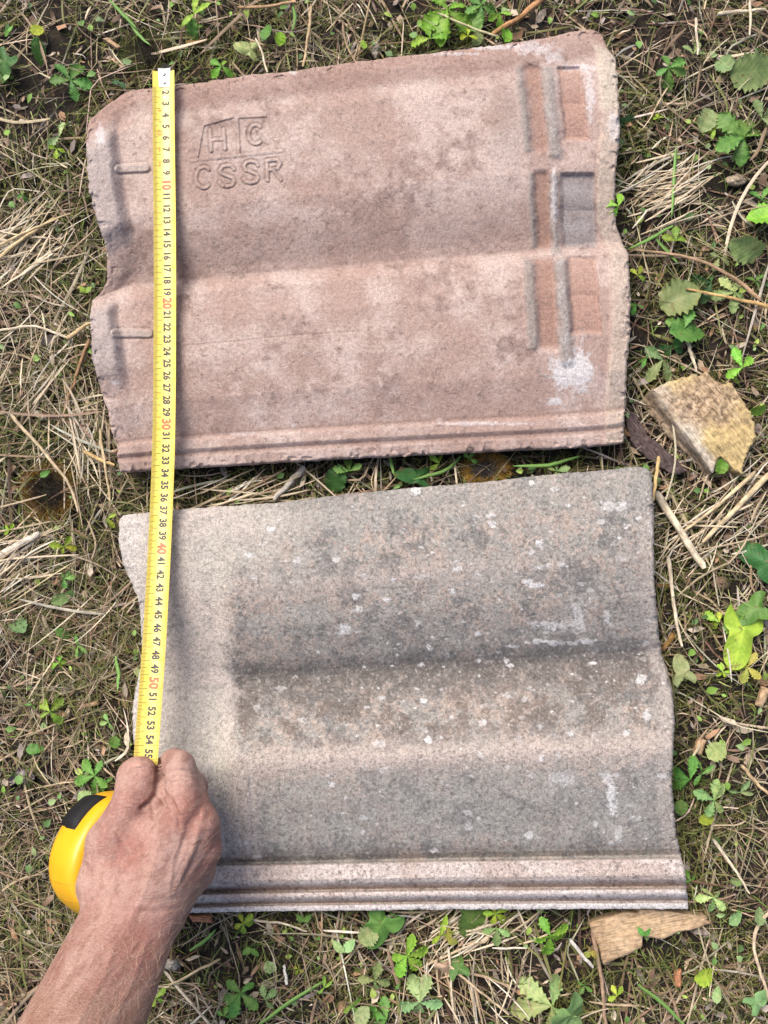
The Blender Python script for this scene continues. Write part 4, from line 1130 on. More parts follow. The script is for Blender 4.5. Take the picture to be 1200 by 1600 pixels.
sticks = [  # name, label, points, w px start, w px end, colour, z0, z1
    ('stick', 'peeled pale stick leaning from the corner of the grey tile', [(1026, 768), (1050, 808), (1075, 850), (1099, 889)], 13, 11, PALE, 1.2, 1.5),
    ('stick', 'thin whitish stick standing close along the right edge of the grey tile', [(1043, 870), (1050, 930), (1058, 965), (1066, 1012)], 7, 5, PALE, 1.3, 1.4),
    ('stick', 'thick grey split stick entering from the left edge of the photo', [(-20, 882), (20, 858), (62, 832)], 14, 10, (.66, .58, .47), 1.0, 1.6),
    ('stick', 'second grey split stick just under the thick one at the left edge', [(-20, 900), (25, 868), (58, 842)], 9, 6, (.60, .52, .42), .9, 1.3),
    ('stick', 'orange-brown dead twig running from the top edge to the pink tile', [(860, -12), (815, 25), (768, 55)], 11, 8, RED, 1.2, 2.0),
    ('stick', 'grey weathered stick in the gap between the two tiles', [(476, 730), (455, 752), (428, 782)], 11, 8, GREY, 1.0, 1.2),
    ('stick', 'brown straight stick in the straw left of the pink tile', [(140, 530), (122, 580), (101, 640)], 6, 4, (.42, .25, .14), 1.3, 1.2),
    ('stalk', 'wide flattened straw stalk below the yellow wood block at the right edge', [(1205, 738), (1155, 790), (1098, 848)], 10, 7, (.74, .58, .36), 1.2, 1.4),
    ('stalk', 'long straw stalk ending at the leaf below the yellow wood block', [(1180, 738), (1110, 800), (1066, 832)], 7, 3.5, (.72, .56, .34), 1.8, 1.5),
    ('stalk', 'thin yellow straw standing up in front of the grey tile corner', [(1028, 713), (1025, 750), (1021, 782)], 6, 5, (.68, .48, .22), 2.2, 3.6),
    ('stalk', 'vertical pale straw at the top edge in the upper right corner', [(1171, -10), (1173, 25), (1172, 56)], 5, 3.5, PALE, 1.4, 1.6),
    ('stalk', 'short vertical pale straw left of the holed leaf in the upper right', [(1087, 28), (1089, 60), (1090, 86)], 5, 4, PALE, 1.4, 1.4),
    ('stalk', 'broad pale straw lying level at the top right corner', [(1120, 22), (1150, 19), (1196, 14)], 7, 5, PALE, 1.2, 1.3),
    ('stalk', 'curved pale rootlet arching at the lower right edge of the photo', [(1205, 1425), (1180, 1446), (1176, 1480), (1190, 1525), (1204, 1570)], 6, 4, (.75, .58, .40), 1.2, 1.2),
    ('stalk', 'brown stalk running down from the wood splinter to the bottom edge', [(925, 1450), (938, 1515), (948, 1610)], 7, 5, (.40, .27, .18), .9, 1.0),
    ('stalk', 'straight beige straw crossing the leaves near the bottom edge', [(700, 1508), (745, 1545), (795, 1585)], 4, 3, (.66, .50, .32), 1.6, 1.7),
    ('stalk', 'orange-yellow stem slanting across the leaves right of the pink tile', [(1072, 452), (1130, 462), (1205, 480)], 4, 7, (.66, .43, .18), 1.6, 1.9),
    ('stalk', 'bent brown stem arching over the leaves right of the pink tile', [(990, 390), (1060, 398), (1110, 412), (1150, 435), (1188, 468)], 4, 7, (.50, .33, .20), 1.7, 1.6),
    ('stalk', 'split straw pair standing above the yellow wood block', [(1074, 530), (1080, 555), (1088, 580)], 7, 4, PALE, 1.7, 1.5),
    ('stalk', 'pale bundle of dry grass fanning in from the left edge', [(-10, 412), (30, 376), (85, 340)], 7, 4, (.70, .54, .30), 1.4, 1.6),
    ('stalk', 'straight straw above the bundle of dry grass at the left edge', [(-10, 388), (40, 362), (110, 332)], 5, 3, (.74, .58, .34), 1.6, 1.7),
    ('stalk', 'kinked pale straw in the middle of the left litter', [(34, 430), (60, 412), (82, 397)], 5, 3.5, PALE, 1.5, 1.5),
    ('stalk', 'long bent straw touching the second lip of the pink tile', [(-5, 517), (55, 508), (105, 528)], 4, 4, PALE, 1.5, 1.5),
    ('stalk', 'tan straw leaning against the pink tile below the notch', [(104, 530), (125, 514), (142, 504)], 8, 5, (.68, .50, .28), 1.4, 1.5),
    ('stalk', 'long tan stalk crossing above the dark moss tuft on the left', [(14, 645), (60, 695), (112, 760), (122, 800)], 6, 4, (.66, .52, .33), 1.7, 1.8),
    ('stalk', 'upright tan straw hanging from the straw heap left of the pink tile', [(156, 670), (163, 720), (172, 782)], 5, 3.5, (.70, .54, .32), 1.5, 1.5),
    ('stalk', 'orange straw piece left of the lower corner of the pink tile', [(130, 706), (155, 718), (178, 727)], 6, 5, (.70, .48, .22), 1.4, 1.4),
    ('stalk', 'pale straw running down beside the forearm at the bottom edge', [(256, 1516), (290, 1558), (332, 1606)], 5, 4, PALE, 1.3, 1.4),
    ('stalk', 'long straw rising right from beside the wrist below the grey tile', [(262, 1540), (300, 1522), (345, 1498)], 4, 4, (.70, .55, .33), 1.6, 1.6),
    ('stalk', 'curving straw along the lower edge of the grey tile', [(388, 1437), (445, 1443), (480, 1455)], 4, 3, PALE, 1.1, 1.2),
    ('stalk', 'bleached straw sloping away from the end of the grey tile', [(1115, 1312), (1145, 1355), (1172, 1397)], 6, 3, PALE, 1.4, 1.4),
    ('stalk', 'tan straw pair in the litter right of the grey tile', [(1158, 1196), (1180, 1222), (1206, 1245)], 6, 4, (.66, .47, .27), 1.4, 1.4),
    ('stalk', 'white quill-like straw below the grey tile near its middle', [(443, 1508), (446, 1524), (449, 1537)], 4, 5, (.80, .76, .68), 1.4, 1.3),
    ('stalk', 'pale twin straws standing below the middle of the grey tile', [(700, 1480), (704, 1520), (708, 1578)], 4, 3, PALE, 1.4, 1.4),
    ('stalk', 'white straw sloping beside the wood splinter', [(890, 1468), (915, 1498), (928, 1512)], 6, 5, (.78, .73, .64), 1.2, 1.2),
    ('stalk', 'long bare straw crossing the moss above the pink tile', [(486, 8), (483, 50), (473, 104)], 5, 4, (.62, .46, .27), 1.5, 2.2),
    ('stalk', 'brown level straw along the top edge above the emblem', [(372, 12), (420, 10), (462, 1)], 5, 5, (.56, .36, .2), 1.3, 1.4),
    ('stalk', 'pale straw touching the pink tile above its emblem', [(400, 60), (410, 85), (418, 112)], 3.5, 3, PALE, 1.6, 2.0),
    ('stalk', 'tan straw crossing the bright leaves above the pink tile', [(684, 20), (730, 42), (780, 58)], 4, 4, (.62, .56, .34), 1.9, 2.2),
]
for k, (nm, lb, pts, w0, w1, colr, z0, z1) in enumerate(sticks):
    P = curve_px(pts, z0, z1, 22, .0008 if nm == 'stalk' else .0014, k)
    rad = np.linspace(w0, w1, 22) / 2 / 1930.0
    rad[0] *= .7; rad[-1] *= .6
    V_, F_, uv_ = tube(P, rad, 800 + k, 8, .06 if nm == 'stalk' else .2)
    if nm == 'stalk': V_[:, 2] = P[:, 2].mean() + (V_[:, 2] - P[:, 2].mean()) * .8
    o = mesh_np(nm, V_, F_, M_STICK, None, np.array(colr) * (.55 + .9 * fbm(V_[:, 0], V_[:, 1], .006, 60 + k, 3))[:, None], True, uv_)
    tag(o, lb, 'stick' if nm == 'stick' else 'straw', 'loose sticks' if nm == 'stick' else 'loose straw stalks')

# ------------------------------------------------------------------ moss tufts, dry leaf, stones
def blades(n, base, direction, length, width, curve, colors, name, mat, k=3, parent=None):
    """tapered two-sided blades"""
    s = np.linspace(0, 1, k + 1)
    d = direction / (np.linalg.norm(direction, axis=1, keepdims=True) + 1e-9)
    sd = np.cross(d, [0, 0, 1.0]); sd /= np.linalg.norm(sd, axis=1, keepdims=True) + 1e-9
    P = base[:, None] + d[:, None] * (s[None, :, None] * length[:, None, None]) + curve[:, None] * (s ** 2)[None, :, None] * length[:, None, None]
    w = width[:, None] * (1 - s[None] ** 2 * .9)
    A = P - sd[:, None] * w[..., None]; B = P + sd[:, None] * w[..., None]
    V_ = np.stack([A, B], 2).reshape(-1, 3)
    m = (k + 1) * 2
    q = np.arange(k) * 2
    f = np.stack([q, q + 1, q + 3, q + 2], -1)
    F = (f[None] + (np.arange(n) * m)[:, None, None]).reshape(-1, 4)
    return mesh_np(name, V_, F, mat, parent, np.repeat(colors, m, 0), True)
def tuft(label, px, py, rx, ry, n, cols, h=.9, edge=None):
    rg = np.random.default_rng(int(px * 7 + py))
    a = rg.random(n) * 2 * math.pi; r = np.sqrt(rg.random(n))
    x = px + rx * r * np.cos(a); y = py + ry * r * np.sin(a)
    zc = 0.3 + h * np.sqrt(np.clip(1 - r * r, 0, 1))
    b = unp(x, y, zc - .45)
    out = np.stack([np.cos(a) * r, -np.sin(a) * r, np.full(n, .55)], -1) + rg.normal(0, .25, (n, 3))
    c = np.array(cols)[np.minimum((r + rg.normal(0, .12, n)).clip(0, .999) * len(cols), len(cols) - 1).astype(int)] * rg.uniform(.6, 1.35, (n, 1))
    root = empty('moss_tuft', unp(px, py, .2))
    o = blades(n, b - np.array(root.location), out, rg.uniform(.004, .010, n), rg.uniform(.00012, .0003, n), rg.normal(0, .25, (n, 3)), c, 'fronds', M_MOSS, 3)
    o.parent = root; o['kind'] = 'stuff'
    th = np.linspace(0, 2 * math.pi, 25)[:-1]; vv = [unp(px, py, .3 + h * .8)]
    for q in (.35, .65, .9, 1.05):
        for t in th: vv.append(unp(px + rx * q * math.cos(t) * (1 + .1 * math.sin(3 * t)), py + ry * q * math.sin(t) * (1 + .08 * math.sin(5 * t)), max(.05, .3 + h * .8 * math.sqrt(max(0, 1 - q * q)) - (.3 if q > 1 else 0))))
    tri = np.array([(0, 1 + i, 1 + (i + 1) % 24) for i in range(24)]); qd = np.array([(1 + j * 24 + i, 1 + (j + 1) * 24 + i, 1 + (j + 1) * 24 + (i + 1) % 24, 1 + j * 24 + (i + 1) % 24) for j in range(3) for i in range(24)])
    o = mesh_np('cushion', np.array(vv) - np.array(root.location), [tri[:, ::-1], qd[:, ::-1]], M_MOSS, None, np.tile(np.array(cols[0]) * .6, (97, 1))); o.parent = root
    tag(root, label, 'moss', 'moss tufts')
tuft('dark moss tuft with green rim above the end of the tape measure', 232, 84, 36, 24, 3800, [(.05, .04, .028), (.07, .055, .035), (.09, .075, .03), (.05, .07, .015)])
tuft('dark brown moss tuft with orange fringe at the left between the tiles', 76, 768, 34, 36, 4200, [(.028, .022, .015), (.045, .03, .018), (.09, .05, .015), (.30, .16, .02)])
tuft('small orange and grey moss tuft squeezed in the gap between the tiles', 758, 733, 28, 15, 2200, [(.06, .055, .05), (.10, .08, .06), (.30, .17, .03), (.42, .24, .04)], .7)
def lump(name, label, cat, px, py, rx, ry, h, colr, seed, mat=None, group=None):
    n, m = 14, 20
    th = np.linspace(0, math.pi / 2 + .35, n); ph_ = np.linspace(0, 2 * math.pi, m + 1)[:-1]
    TH, PH_ = np.meshgrid(th, ph_, indexing='ij')
    q = 1 + .5 * (fbm(np.cos(PH_) * 2 + 5, np.sin(PH_) * 2 + TH * 2, 1, seed, 4) - .5)
    V_ = unp(px + rx * np.sin(TH) * np.cos(PH_) * q, py + ry * np.sin(TH) * np.sin(PH_) * q, np.maximum(.1, .3 + h * np.cos(TH) * q)).reshape(-1, 3)
    i = np.arange(n * m).reshape(n, m); j = np.roll(i, -1, 1)
    F = np.stack([i[:-1], j[:-1], j[1:], i[1:]], -1).reshape(-1, 4)
    c = np.array(colr) * (0.7 + .6 * fbm(V_[:, 0], V_[:, 1], .004, seed, 3))[:, None]
    o = mesh_np(name, V_, F, mat or M_GREY, None, c); tag(o, label, cat, group)
lump('stone', 'pale crumbly lump beside the wrist below the grey tile', 'stone', 268, 1507, 14, 10, .7, (.5, .45, .38), 3)
lump('stone', 'brown earth lump right of the grey tile above the ivy leaves', 'stone', 1126, 912, 15, 11, .8, (.22, .15, .10), 5)
lump('stone', 'pale stone stump touching the pink tile top edge near its middle', 'stone', 588, 78, 8, 14, .9, (.42, .38, .3), 8)
lump('stone', 'light pebble in the litter at the far right above the tiles', 'stone', 1150, 282, 16, 9, .6, (.45, .36, .26), 11)

# ------------------------------------------------------------------ litter of dead grass
def world_poly(t, step=8):
    root, PX, PY, Z = t
    W = unp(PX, PY, Z)
    e = np.concatenate([W[0, ::step], W[::step, -1], W[-1, ::-step], W[::-step, 0]])
    return e[:, :2]
WPA, WPB = world_poly(TILE_A), world_poly(TILE_B)
def under_tile(x, y):
    r = np.zeros(x.shape, bool)
    for P in (WPA, WPB):
        mn, mx = P.min(0), P.max(0)
        m = (x > mn[0]) & (x < mx[0]) & (y > mn[1]) & (y < mx[1])
        if m.any(): r[m] |= inside(x[m], y[m], [tuple(p) for p in P])
    return r
PALETTE = np.array([(.60, .49, .34), (.48, .37, .235), (.38, .27, .165), (.26, .17, .105), (.13, .08, .05), (.18, .18, .055), (.33, .30, .20), (.21, .12, .075), (.66, .59, .47)])
def litter(name, label, n, xr, yr, lr, wr, zr, weights, seed, k=6, flat=.3):
    rg = np.random.default_rng(seed)
    x = rg.uniform(*xr, n); y = rg.uniform(*yr, n)
    keep = ~under_tile(x, y)
    edge_keep = rg.random(n) < .06
    x, y = x[keep | edge_keep], y[keep | edge_keep]; n = len(x)
    dens = fbm(x, y, .07, seed + 1, 3); m = rg.random(n) < sstep(.36, .56, dens) * .86 + .14
    x, y = x[m], y[m]; n = len(x)
    field = fbm(x, y, .05, seed + 2, 2) * 2 * math.pi * 1.6
    ang = field + rg.normal(0, .75, n)
    wild = rg.random(n) < .25; ang[wild] = rg.random(wild.sum()) * 2 * math.pi
    L = lr[0] + (lr[1] - lr[0]) * rg.random(n) ** 1.8
    W = wr[0] + (wr[1] - wr[0]) * rg.random(n) ** 2.5
    s = np.linspace(-.5, .5, k + 1)
    bend = rg.normal(0, .38, n); kink = rg.normal(0, .6, n) * (rg.random(n) < .3); kp = rg.uniform(-.3, .3, n)
    hd = ang[:, None] + bend[:, None] * s[None] + np.where(s[None] > kp[:, None], kink[:, None], 0)
    dx = np.cos(hd); dy = np.sin(hd)
    ds = L[:, None] / k
    X = x[:, None] + np.concatenate([np.zeros((n, 1)), np.cumsum((dx[:, 1:] + dx[:, :-1]) / 2 * ds, 1)], 1); Y = y[:, None] + np.concatenate([np.zeros((n, 1)), np.cumsum((dy[:, 1:] + dy[:, :-1]) / 2 * ds, 1)], 1)
    X -= X.mean(1, keepdims=True) - x[:, None]; Y -= Y.mean(1, keepdims=True) - y[:, None]
    z0 = zr[0] + (zr[1] - zr[0]) * rg.random(n) ** 1.6
    tilt = rg.normal(0, .12, n)
    Z = ground_z(X, Y) + z0[:, None] + tilt[:, None] * s[None] * L[:, None] + .12 * rg.random((n, 1)) * L[:, None] * (.25 - s[None] ** 2)
    Z = np.maximum(Z, ground_z(X, Y) + .0004)
    ut = under_tile(X, Y)
    Z = np.where(ut, np.minimum(Z, .0035), Z)
    # straws near a tile duck their neighbours too
    Zs = Z.copy(); Zs[:, 1:-1] = (Z[:, :-2] + Z[:, 1:-1] + Z[:, 2:]) / 3; Z = np.where(ut, Z, Zs)
    near = ut.any(1)
    Z[near] = np.minimum(Z[near], .011)
    P = np.stack([X, Y, Z], -1)
    T = np.gradient(P, axis=1); T /= np.linalg.norm(T, axis=2, keepdims=True) + 1e-9
    roll = rg.normal(0, .5, n)
    N = np.stack([-T[..., 1], T[..., 0], np.zeros_like(X)], -1)
    N = N * np.cos(roll)[:, None, None] + np.array([0, 0, 1.]) * np.sin(roll)[:, None, None]
    prof = (1 - np.abs(s * 2) ** 6 * .6) * (1 - (rg.random((n, 1)) < .5) * np.clip(s[None] + .5, 0, 1) ** 2 * .75)
    w = W[:, None] * prof * .5
    up = np.array([0, 0, 1.])
    A = P - N * w[..., None]; B = P + N * w[..., None]; C_ = P + up * (w * flat)[..., None]
    V_ = np.stack([A, C_, B], 2).reshape(-1, 3)
    q = np.arange(k) * 3
    f = np.concatenate([np.stack([q, q + 3, q + 4, q + 1], -1), np.stack([q + 1, q + 4, q + 5, q + 2], -1)])
    F = (f[None, :, ::-1] + (np.arange(n) * 3 * (k + 1))[:, None, None]).reshape(-1, 4)
    wt = np.array(weights, float)
    zone = fbm(x, y, .12, seed + 5, 3)
    idx = np.array([rg.choice(len(wt), p=wt / wt.sum()) for _ in range(n)])
    green = (fbm(x, y, .08, seed + 7, 3) > .56) & (rg.random(n) < .4); idx[green] = 5
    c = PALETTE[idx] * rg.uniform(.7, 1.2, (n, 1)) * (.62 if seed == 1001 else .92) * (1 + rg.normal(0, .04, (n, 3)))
    o = mesh_np(name, V_, F, M_STRAW, None, np.clip(np.repeat(c, 3 * (k + 1), 0) * np.repeat(rg.uniform(.72, 1.22, (n, k + 1)).reshape(-1), 3)[:, None], .01, .85), True)
    return tag(o, label, 'dry grass', None, 'stuff')
FX, FY = (-.36, .36), (-.47, .50)
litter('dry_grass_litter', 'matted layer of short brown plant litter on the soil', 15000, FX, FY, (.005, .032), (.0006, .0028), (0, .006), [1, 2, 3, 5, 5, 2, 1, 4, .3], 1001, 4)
litter('dry_straw', 'tangled dry beige straw and grass covering the ground', 15500, FX, FY, (.012, .075), (.0004, .0019), (.002, .011), [4, 5, 4, 3, 2, 2.5, 2, 2, 1.2], 1002, 6)
litter('straw_scatter', 'loose long pale straws lying on top of the litter', 1000, FX, FY, (.03, .12), (.0007, .0028), (.007, .014), [5, 4, 2, 1.5, .3, 1, 1, .6, 2.2], 1003, 9)
litter('fine_dry_grass', 'fine yellowish dry grass left of the tiles', 4200, (-.37, -.17), (-.47, .24), (.02, .08), (.0003, .0011), (.003, .012), [5, 5, 3, 2, 1, 2, 2, 1, 1], 1005, 6)
litter('outer_straw', 'dry straw continuing beyond the tiles', 6000, (-.8, .8), (-.85, .85), (.02, .09), (.001, .003), (0, .010), [3, 4, 4, 3, 2, 3, 2, 2, 1], 1004, 5)
def flakes(n, seed):
    rg = np.random.default_rng(seed)
    x = rg.uniform(*FX, n); y = rg.uniform(*FY, n); m = ~under_tile(x, y); x, y = x[m], y[m]; n = len(x)
    g = np.array([(-1, 0), (-.45, -.8), (-.5, .75), (.4, -.7), (.45, .85), (1, .05)])
    a = rg.random(n) * 6.28; s = .0018 + .006 * rg.random(n) ** 2.5; asp = rg.uniform(.15, .6, n)
    u = g[None, :, 0] * s[:, None] * rg.uniform(.8, 1.2, (n, 6)); v = g[None, :, 1] * (s * asp)[:, None] * rg.uniform(.6, 1.3, (n, 6))
    X = x[:, None] + u * np.cos(a)[:, None] - v * np.sin(a)[:, None]; Y = y[:, None] + u * np.sin(a)[:, None] + v * np.cos(a)[:, None]
    Z = ground_z(x, y)[:, None] + .002 + rg.random((n, 1)) ** 1.5 * .007 + rg.normal(0, .22, (n, 6)) * s[:, None] + rg.normal(0, .3, (n, 1)) * u
    Z = np.where(under_tile(X, Y), np.minimum(Z, .003), Z)
    F = np.array([(0, 1, 2), (1, 3, 2), (2, 3, 4), (3, 5, 4)])
    pal = np.array([(.42, .31, .21), (.30, .20, .13), (.20, .125, .08), (.52, .43, .32), (.33, .27, .24), (.36, .21, .12)])
    c = pal[rg.integers(0, 6, n)] * rg.uniform(.6, 1.2, (n, 1))
    o = mesh_np('leaf_litter', np.stack([X, Y, Z], -1).reshape(-1, 3), (F[None] + (np.arange(n) * 6)[:, None, None]).reshape(-1, 3), M_STRAW, None, np.repeat(c, 6, 0), True)
    tag(o, 'small brown flakes of dead leaf in the litter', 'leaf litter', None, 'stuff')
flakes(5200, 1201)
def heap(name_px, spread, ang, n, seed):
    """local bundle of nearly parallel straws, part of the loose straw"""
    rg = np.random.default_rng(seed)
    c = unp(name_px[0], name_px[1], .9)
    x = c[0] + rg.normal(0, spread[0], n); y = c[1] + rg.normal(0, spread[1], n)
    m = ~under_tile(x, y); x, y = x[m], y[m]; n = len(x)
    L = rg.uniform(.02, .06, n); a = math.radians(ang) + rg.normal(0, .28, n); W = rg.uniform(.0005, .0017, n)
    s = np.linspace(-.5, .5, 6); hd = a[:, None] + rg.normal(0, .15, (n, 1)) * s[None]
    X = x[:, None] + np.cos(hd) * s[None] * L[:, None]; Y = y[:, None] + np.sin(hd) * s[None] * L[:, None]
    Z = ground_z(X, Y) + rg.uniform(.006, .014, (n, 1)) + rg.normal(0, .1, (n, 1)) * s[None] * L[:, None]
    Z = np.where(under_tile(X, Y), np.minimum(Z, .004), Z)
    P = np.stack([X, Y, Z], -1); N = np.stack([-np.sin(hd), np.cos(hd), rg.normal(0, .3, (n, 1)) + 0 * hd], -1)
    w = W[:, None] * (1 - np.abs(2 * s[None]) ** 5 * .6) * .5
    V_ = np.stack([P - N * w[..., None], P + np.array([0, 0, 1.]) * (w * .6)[..., None], P + N * w[..., None]], 2).reshape(-1, 3)
    q = np.arange(5) * 3; f = np.concatenate([np.stack([q, q + 3, q + 4, q + 1], -1), np.stack([q + 1, q + 4, q + 5, q + 2], -1)])
    F = (f[None, :, ::-1] + (np.arange(n) * 18)[:, None, None]).reshape(-1, 4)
    c_ = PALETTE[rg.choice([0, 1, 8, 2], n, p=[.4, .3, .2, .1])] * rg.uniform(.8, 1.2, (n, 1))
    return V_, F, np.repeat(np.clip(c_, 0, .8), 18, 0)
hs = [heap((1050, 290), (.017, .014), 25, 90, 1), heap((60, 600), (.022, .03), 60, 40, 2), heap((130, 680), (.014, .02), 100, 50, 3), heap((40, 380), (.02, .015), 40, 60, 4), heap((390, 765), (.025, .008), 20, 30, 5), heap((720, 1560), (.03, .02), 100, 45, 6), heap((30, 870), (.02, .02), 30, 60, 7), heap((1110, 820), (.025, .02), 40, 60, 8), heap((740, 1450), (.02, .01), 30, 60, 9)]
off = 0; VV, FF, CC_ = [], [], []
for v_, f_, c_ in hs:
    VV.append(v_); FF.append(f_ + off); CC_.append(c_); off += len(v_)
tag(mesh_np('straw_heaps', np.concatenate(VV), np.concatenate(FF), M_STRAW, None, np.concatenate(CC_)), 'small heaps of parallel pale straws in the litter', 'dry grass', None, 'stuff')
# moss and fine green growth between the straws
def moss_layer(n, seed, lr, cols, name, label, thr, zc=(.001, .007)):
    rg = np.random.default_rng(seed)
    x = rg.uniform(*FX, n); y = rg.uniform(*FY, n)
    m = ~under_tile(x, y) & (fbm(x, y, .05, seed, 4) + rg.normal(0, .05, n) > thr + .07 * sstep(-.12, -.2, x) * sstep(.28, .2, y))
    x, y = x[m], y[m]; n = len(x)
    b = np.stack([x, y, ground_z(x, y) + rg.uniform(*zc, n)], -1)
    d = rg.normal(0, .7, (n, 3)); d[:, 2] = rg.uniform(.2, 1, n)
    c = np.array(cols)[rg.integers(0, len(cols), n)] * rg.uniform(.6, 1.4, (n, 1))
    o = blades(n, b, d, rg.uniform(*lr, n), rg.uniform(.0002, .0006, n), rg.normal(0, .35, (n, 3)), c, name, M_MOSS, 2)
    tag(o, label, 'moss', None, 'stuff')
moss_layer(90000, 1101, (.003, .010), [(.10, .115, .025), (.15, .16, .035), (.06, .075, .018), (.19, .165, .05)], 'moss_mat', 'olive moss growing low between the straws', .485)
moss_layer(14000, 1102, (.006, .018), [(.10, .16, .03), (.15, .2, .05), (.08, .11, .03), (.26, .27, .10)], 'fine_grass', 'fine green grass blades sprouting through the litter', .47)

# ------------------------------------------------------------------ leafy plants
def leaflet_mesh(name, prof, teeth, depth, fold, droop, seed, ns=31, nt=9):
    s = np.linspace(0, 1, ns)
    S, T_ = np.meshgrid(s, np.linspace(-1, 1, nt), indexing='ij')
    w = np.interp(S, *zip(*prof))
    tooth = (1 - ((S * teeth) % 1.0)) * depth * sstep(.1, .3, S)
    edge = np.abs(T_) > .99
    W_ = w * (1 - np.where(edge, tooth, 0))
    x = S + np.where(edge, .05 * (1 - ((S * teeth) % 1.0)), 0) - .10 * np.abs(T_) * w
    y = T_ * W_
    n = fbm(S * 4 + seed, T_ * 2 + seed, 1, seed, 3) - .5
    z = fold * np.abs(T_) * w - droop * S ** 2 + .07 * n + .02 * np.sin(S * 22) * np.abs(T_)
    v = np.stack([x, y, z], -1).reshape(-1, 3)
    o = mesh_np(name, v, grid_faces(ns, nt), M_LEAF, None, None, True, np.stack([S, y], -1).reshape(-1, 2))
    me = o.data; bpy.data.objects.remove(o)
    return me
OBO = [(0, .02), (.12, .06), (.35, .2), (.6, .32), (.78, .33), (.92, .22), (1, .05)]
OVA = [(0, .03), (.1, .18), (.3, .34), (.5, .36), (.75, .25), (.92, .1), (1, .01)]
RND = [(0, .08), (.1, .30), (.35, .48), (.6, .5), (.82, .38), (.95, .2), (1, .05)]
SLM = [(0, .02), (.15, .08), (.4, .17), (.65, .2), (.85, .13), (1, .01)]
LM = {'obo': [leaflet_mesh('leaflet_a', OBO, 5, .42, .25, .25, 1), leaflet_mesh('leaflet_b', OBO, 6, .40, .1, .40, 4), leaflet_mesh('leaflet_c', OBO, 5, .45, .4, .15, 6)],
      'ova': [leaflet_mesh('oval_leaf_a', OVA, 8, .28, .2, .25, 8), leaflet_mesh('oval_leaf_b', OVA, 7, .22, .05, .4, 12)],
      'rnd': [leaflet_mesh('round_leaf_a', RND, 8, .26, .15, .2, 15), leaflet_mesh('round_leaf_b', RND, 7, .28, .3, .1, 18)],
      'slm': [leaflet_mesh('slim_leaf_a', SLM, 8, .22, .2, .25, 21), leaflet_mesh('slim_leaf_b', SLM, 7, .25, .3, .15, 22)]}
def ivy_mesh(name, seed):
    n = 48; th = np.linspace(-math.pi, math.pi, n, endpoint=False)
    r = .30 + .30 * np.abs(np.cos(th * 1.25)) ** 1.2 * (np.abs(th) < 2.6) + .28 * np.exp(-(th / .5) ** 2)
    r = r * (1 - .45 * np.exp(-((np.abs(th) - math.pi) / .28) ** 2))
    rings = [0, .3, .6, .82, 1.0]
    v = [(0.3, 0, .02)]
    for q in rings[1:]:
        for t, R_ in zip(th, r):
            v.append((.3 + q * R_ * math.cos(t), q * R_ * math.sin(t), .06 * math.sin(5 * t) * q * q + .10 * q * q * abs(math.sin(t)) - .12 * q * q))
    v = np.array(v)
    v[:, 2] += .05 * (fbm(v[:, 0] * 4 + seed, v[:, 1] * 4, 1, seed, 2) - .5)
    tri = np.array([(0, 1 + i, 1 + (i + 1) % n) for i in range(n)]); qd = np.array([(1 + j * n + i, 1 + (j + 1) * n + i, 1 + (j + 1) * n + (i + 1) % n, 1 + j * n + (i + 1) % n) for j in range(3) for i in range(n)])
    # veins radiate from the base: put |v| = distance to nearest lobe axis
    ang = np.arctan2(v[:, 1], v[:, 0] + .02); lob = np.array([-1.75, -.85, 0, .85, 1.75])
    dv = np.min(np.abs(ang[:, None] - lob[None]), 1) * np.hypot(v[:, 0], v[:, 1])
    o = mesh_np(name, v, [tri, qd], M_LEAF, None, None, True, np.stack([v[:, 0], dv], -1))
    me = o.data; bpy.data.objects.remove(o); return me
LM['ivy'] = [ivy_mesh('ivy_leaf_a', 31), ivy_mesh('ivy_leaf_b', 35)]
# a unit stem
_sp = np.stack([np.zeros(7), np.linspace(0, 1, 7) * 0, np.linspace(0, 1, 7)], -1); _sp[:, 0] = .12 * np.sin(np.linspace(0, 1, 7) * 2.5)
def stem_mesh():
    v, F, uv = [], [], None
    n, m = 7, 6
    for p in _sp:
        for q in range(m):
            a = 2 * math.pi * q / m; v.append((p[0] + .035 * math.cos(a), p[1] + .035 * math.sin(a), p[2]))
    i = np.arange(n * m).reshape(n, m); j = np.roll(i, -1, 1)
    o = mesh_np('stem', np.array(v), np.stack([i[:-1], j[:-1], j[1:], i[1:]], -1).reshape(-1, 4), M_STEM); me = o.data; bpy.data.objects.remove(o); return me
STEM = stem_mesh()
GR = {'bright': (.20, .40, .05), 'mid': (.12, .27, .055), 'dark': (.045, .13, .035), 'lime': (.34, .47, .05), 'pale': (.30, .43, .17), 'yellow': (.42, .46, .09), 'dull': (.20, .30, .11)}
WORD = {'bright': 'bright green', 'mid': 'green', 'dark': 'dark green', 'lime': 'lime green', 'pale': 'pale green', 'yellow': 'yellow-green', 'dull': 'dull green'}
KIND = {'c5': ('cinquefoil_plant', 'five-fingered plant', 'obo'), 'c3': ('three_leaf_plant', 'three-leaflet plant', 'obo'), 'c4': ('clover_plant', 'small four-leaflet seedling', 'obo'),
        'ivy': ('ivy_leaf', 'lobed ivy leaf', 'ivy'), 'rnd': ('round_leaf_plant', 'rounded leaf', 'rnd'), 'ova': ('oval_leaf_plant', 'oval leaf', 'ova'), 'sl': ('slim_leaf_plant', 'plant with slim leaves', 'slm'), 'pr': ('paired_leaf_plant', 'seedling with paired leaves', 'ova')}
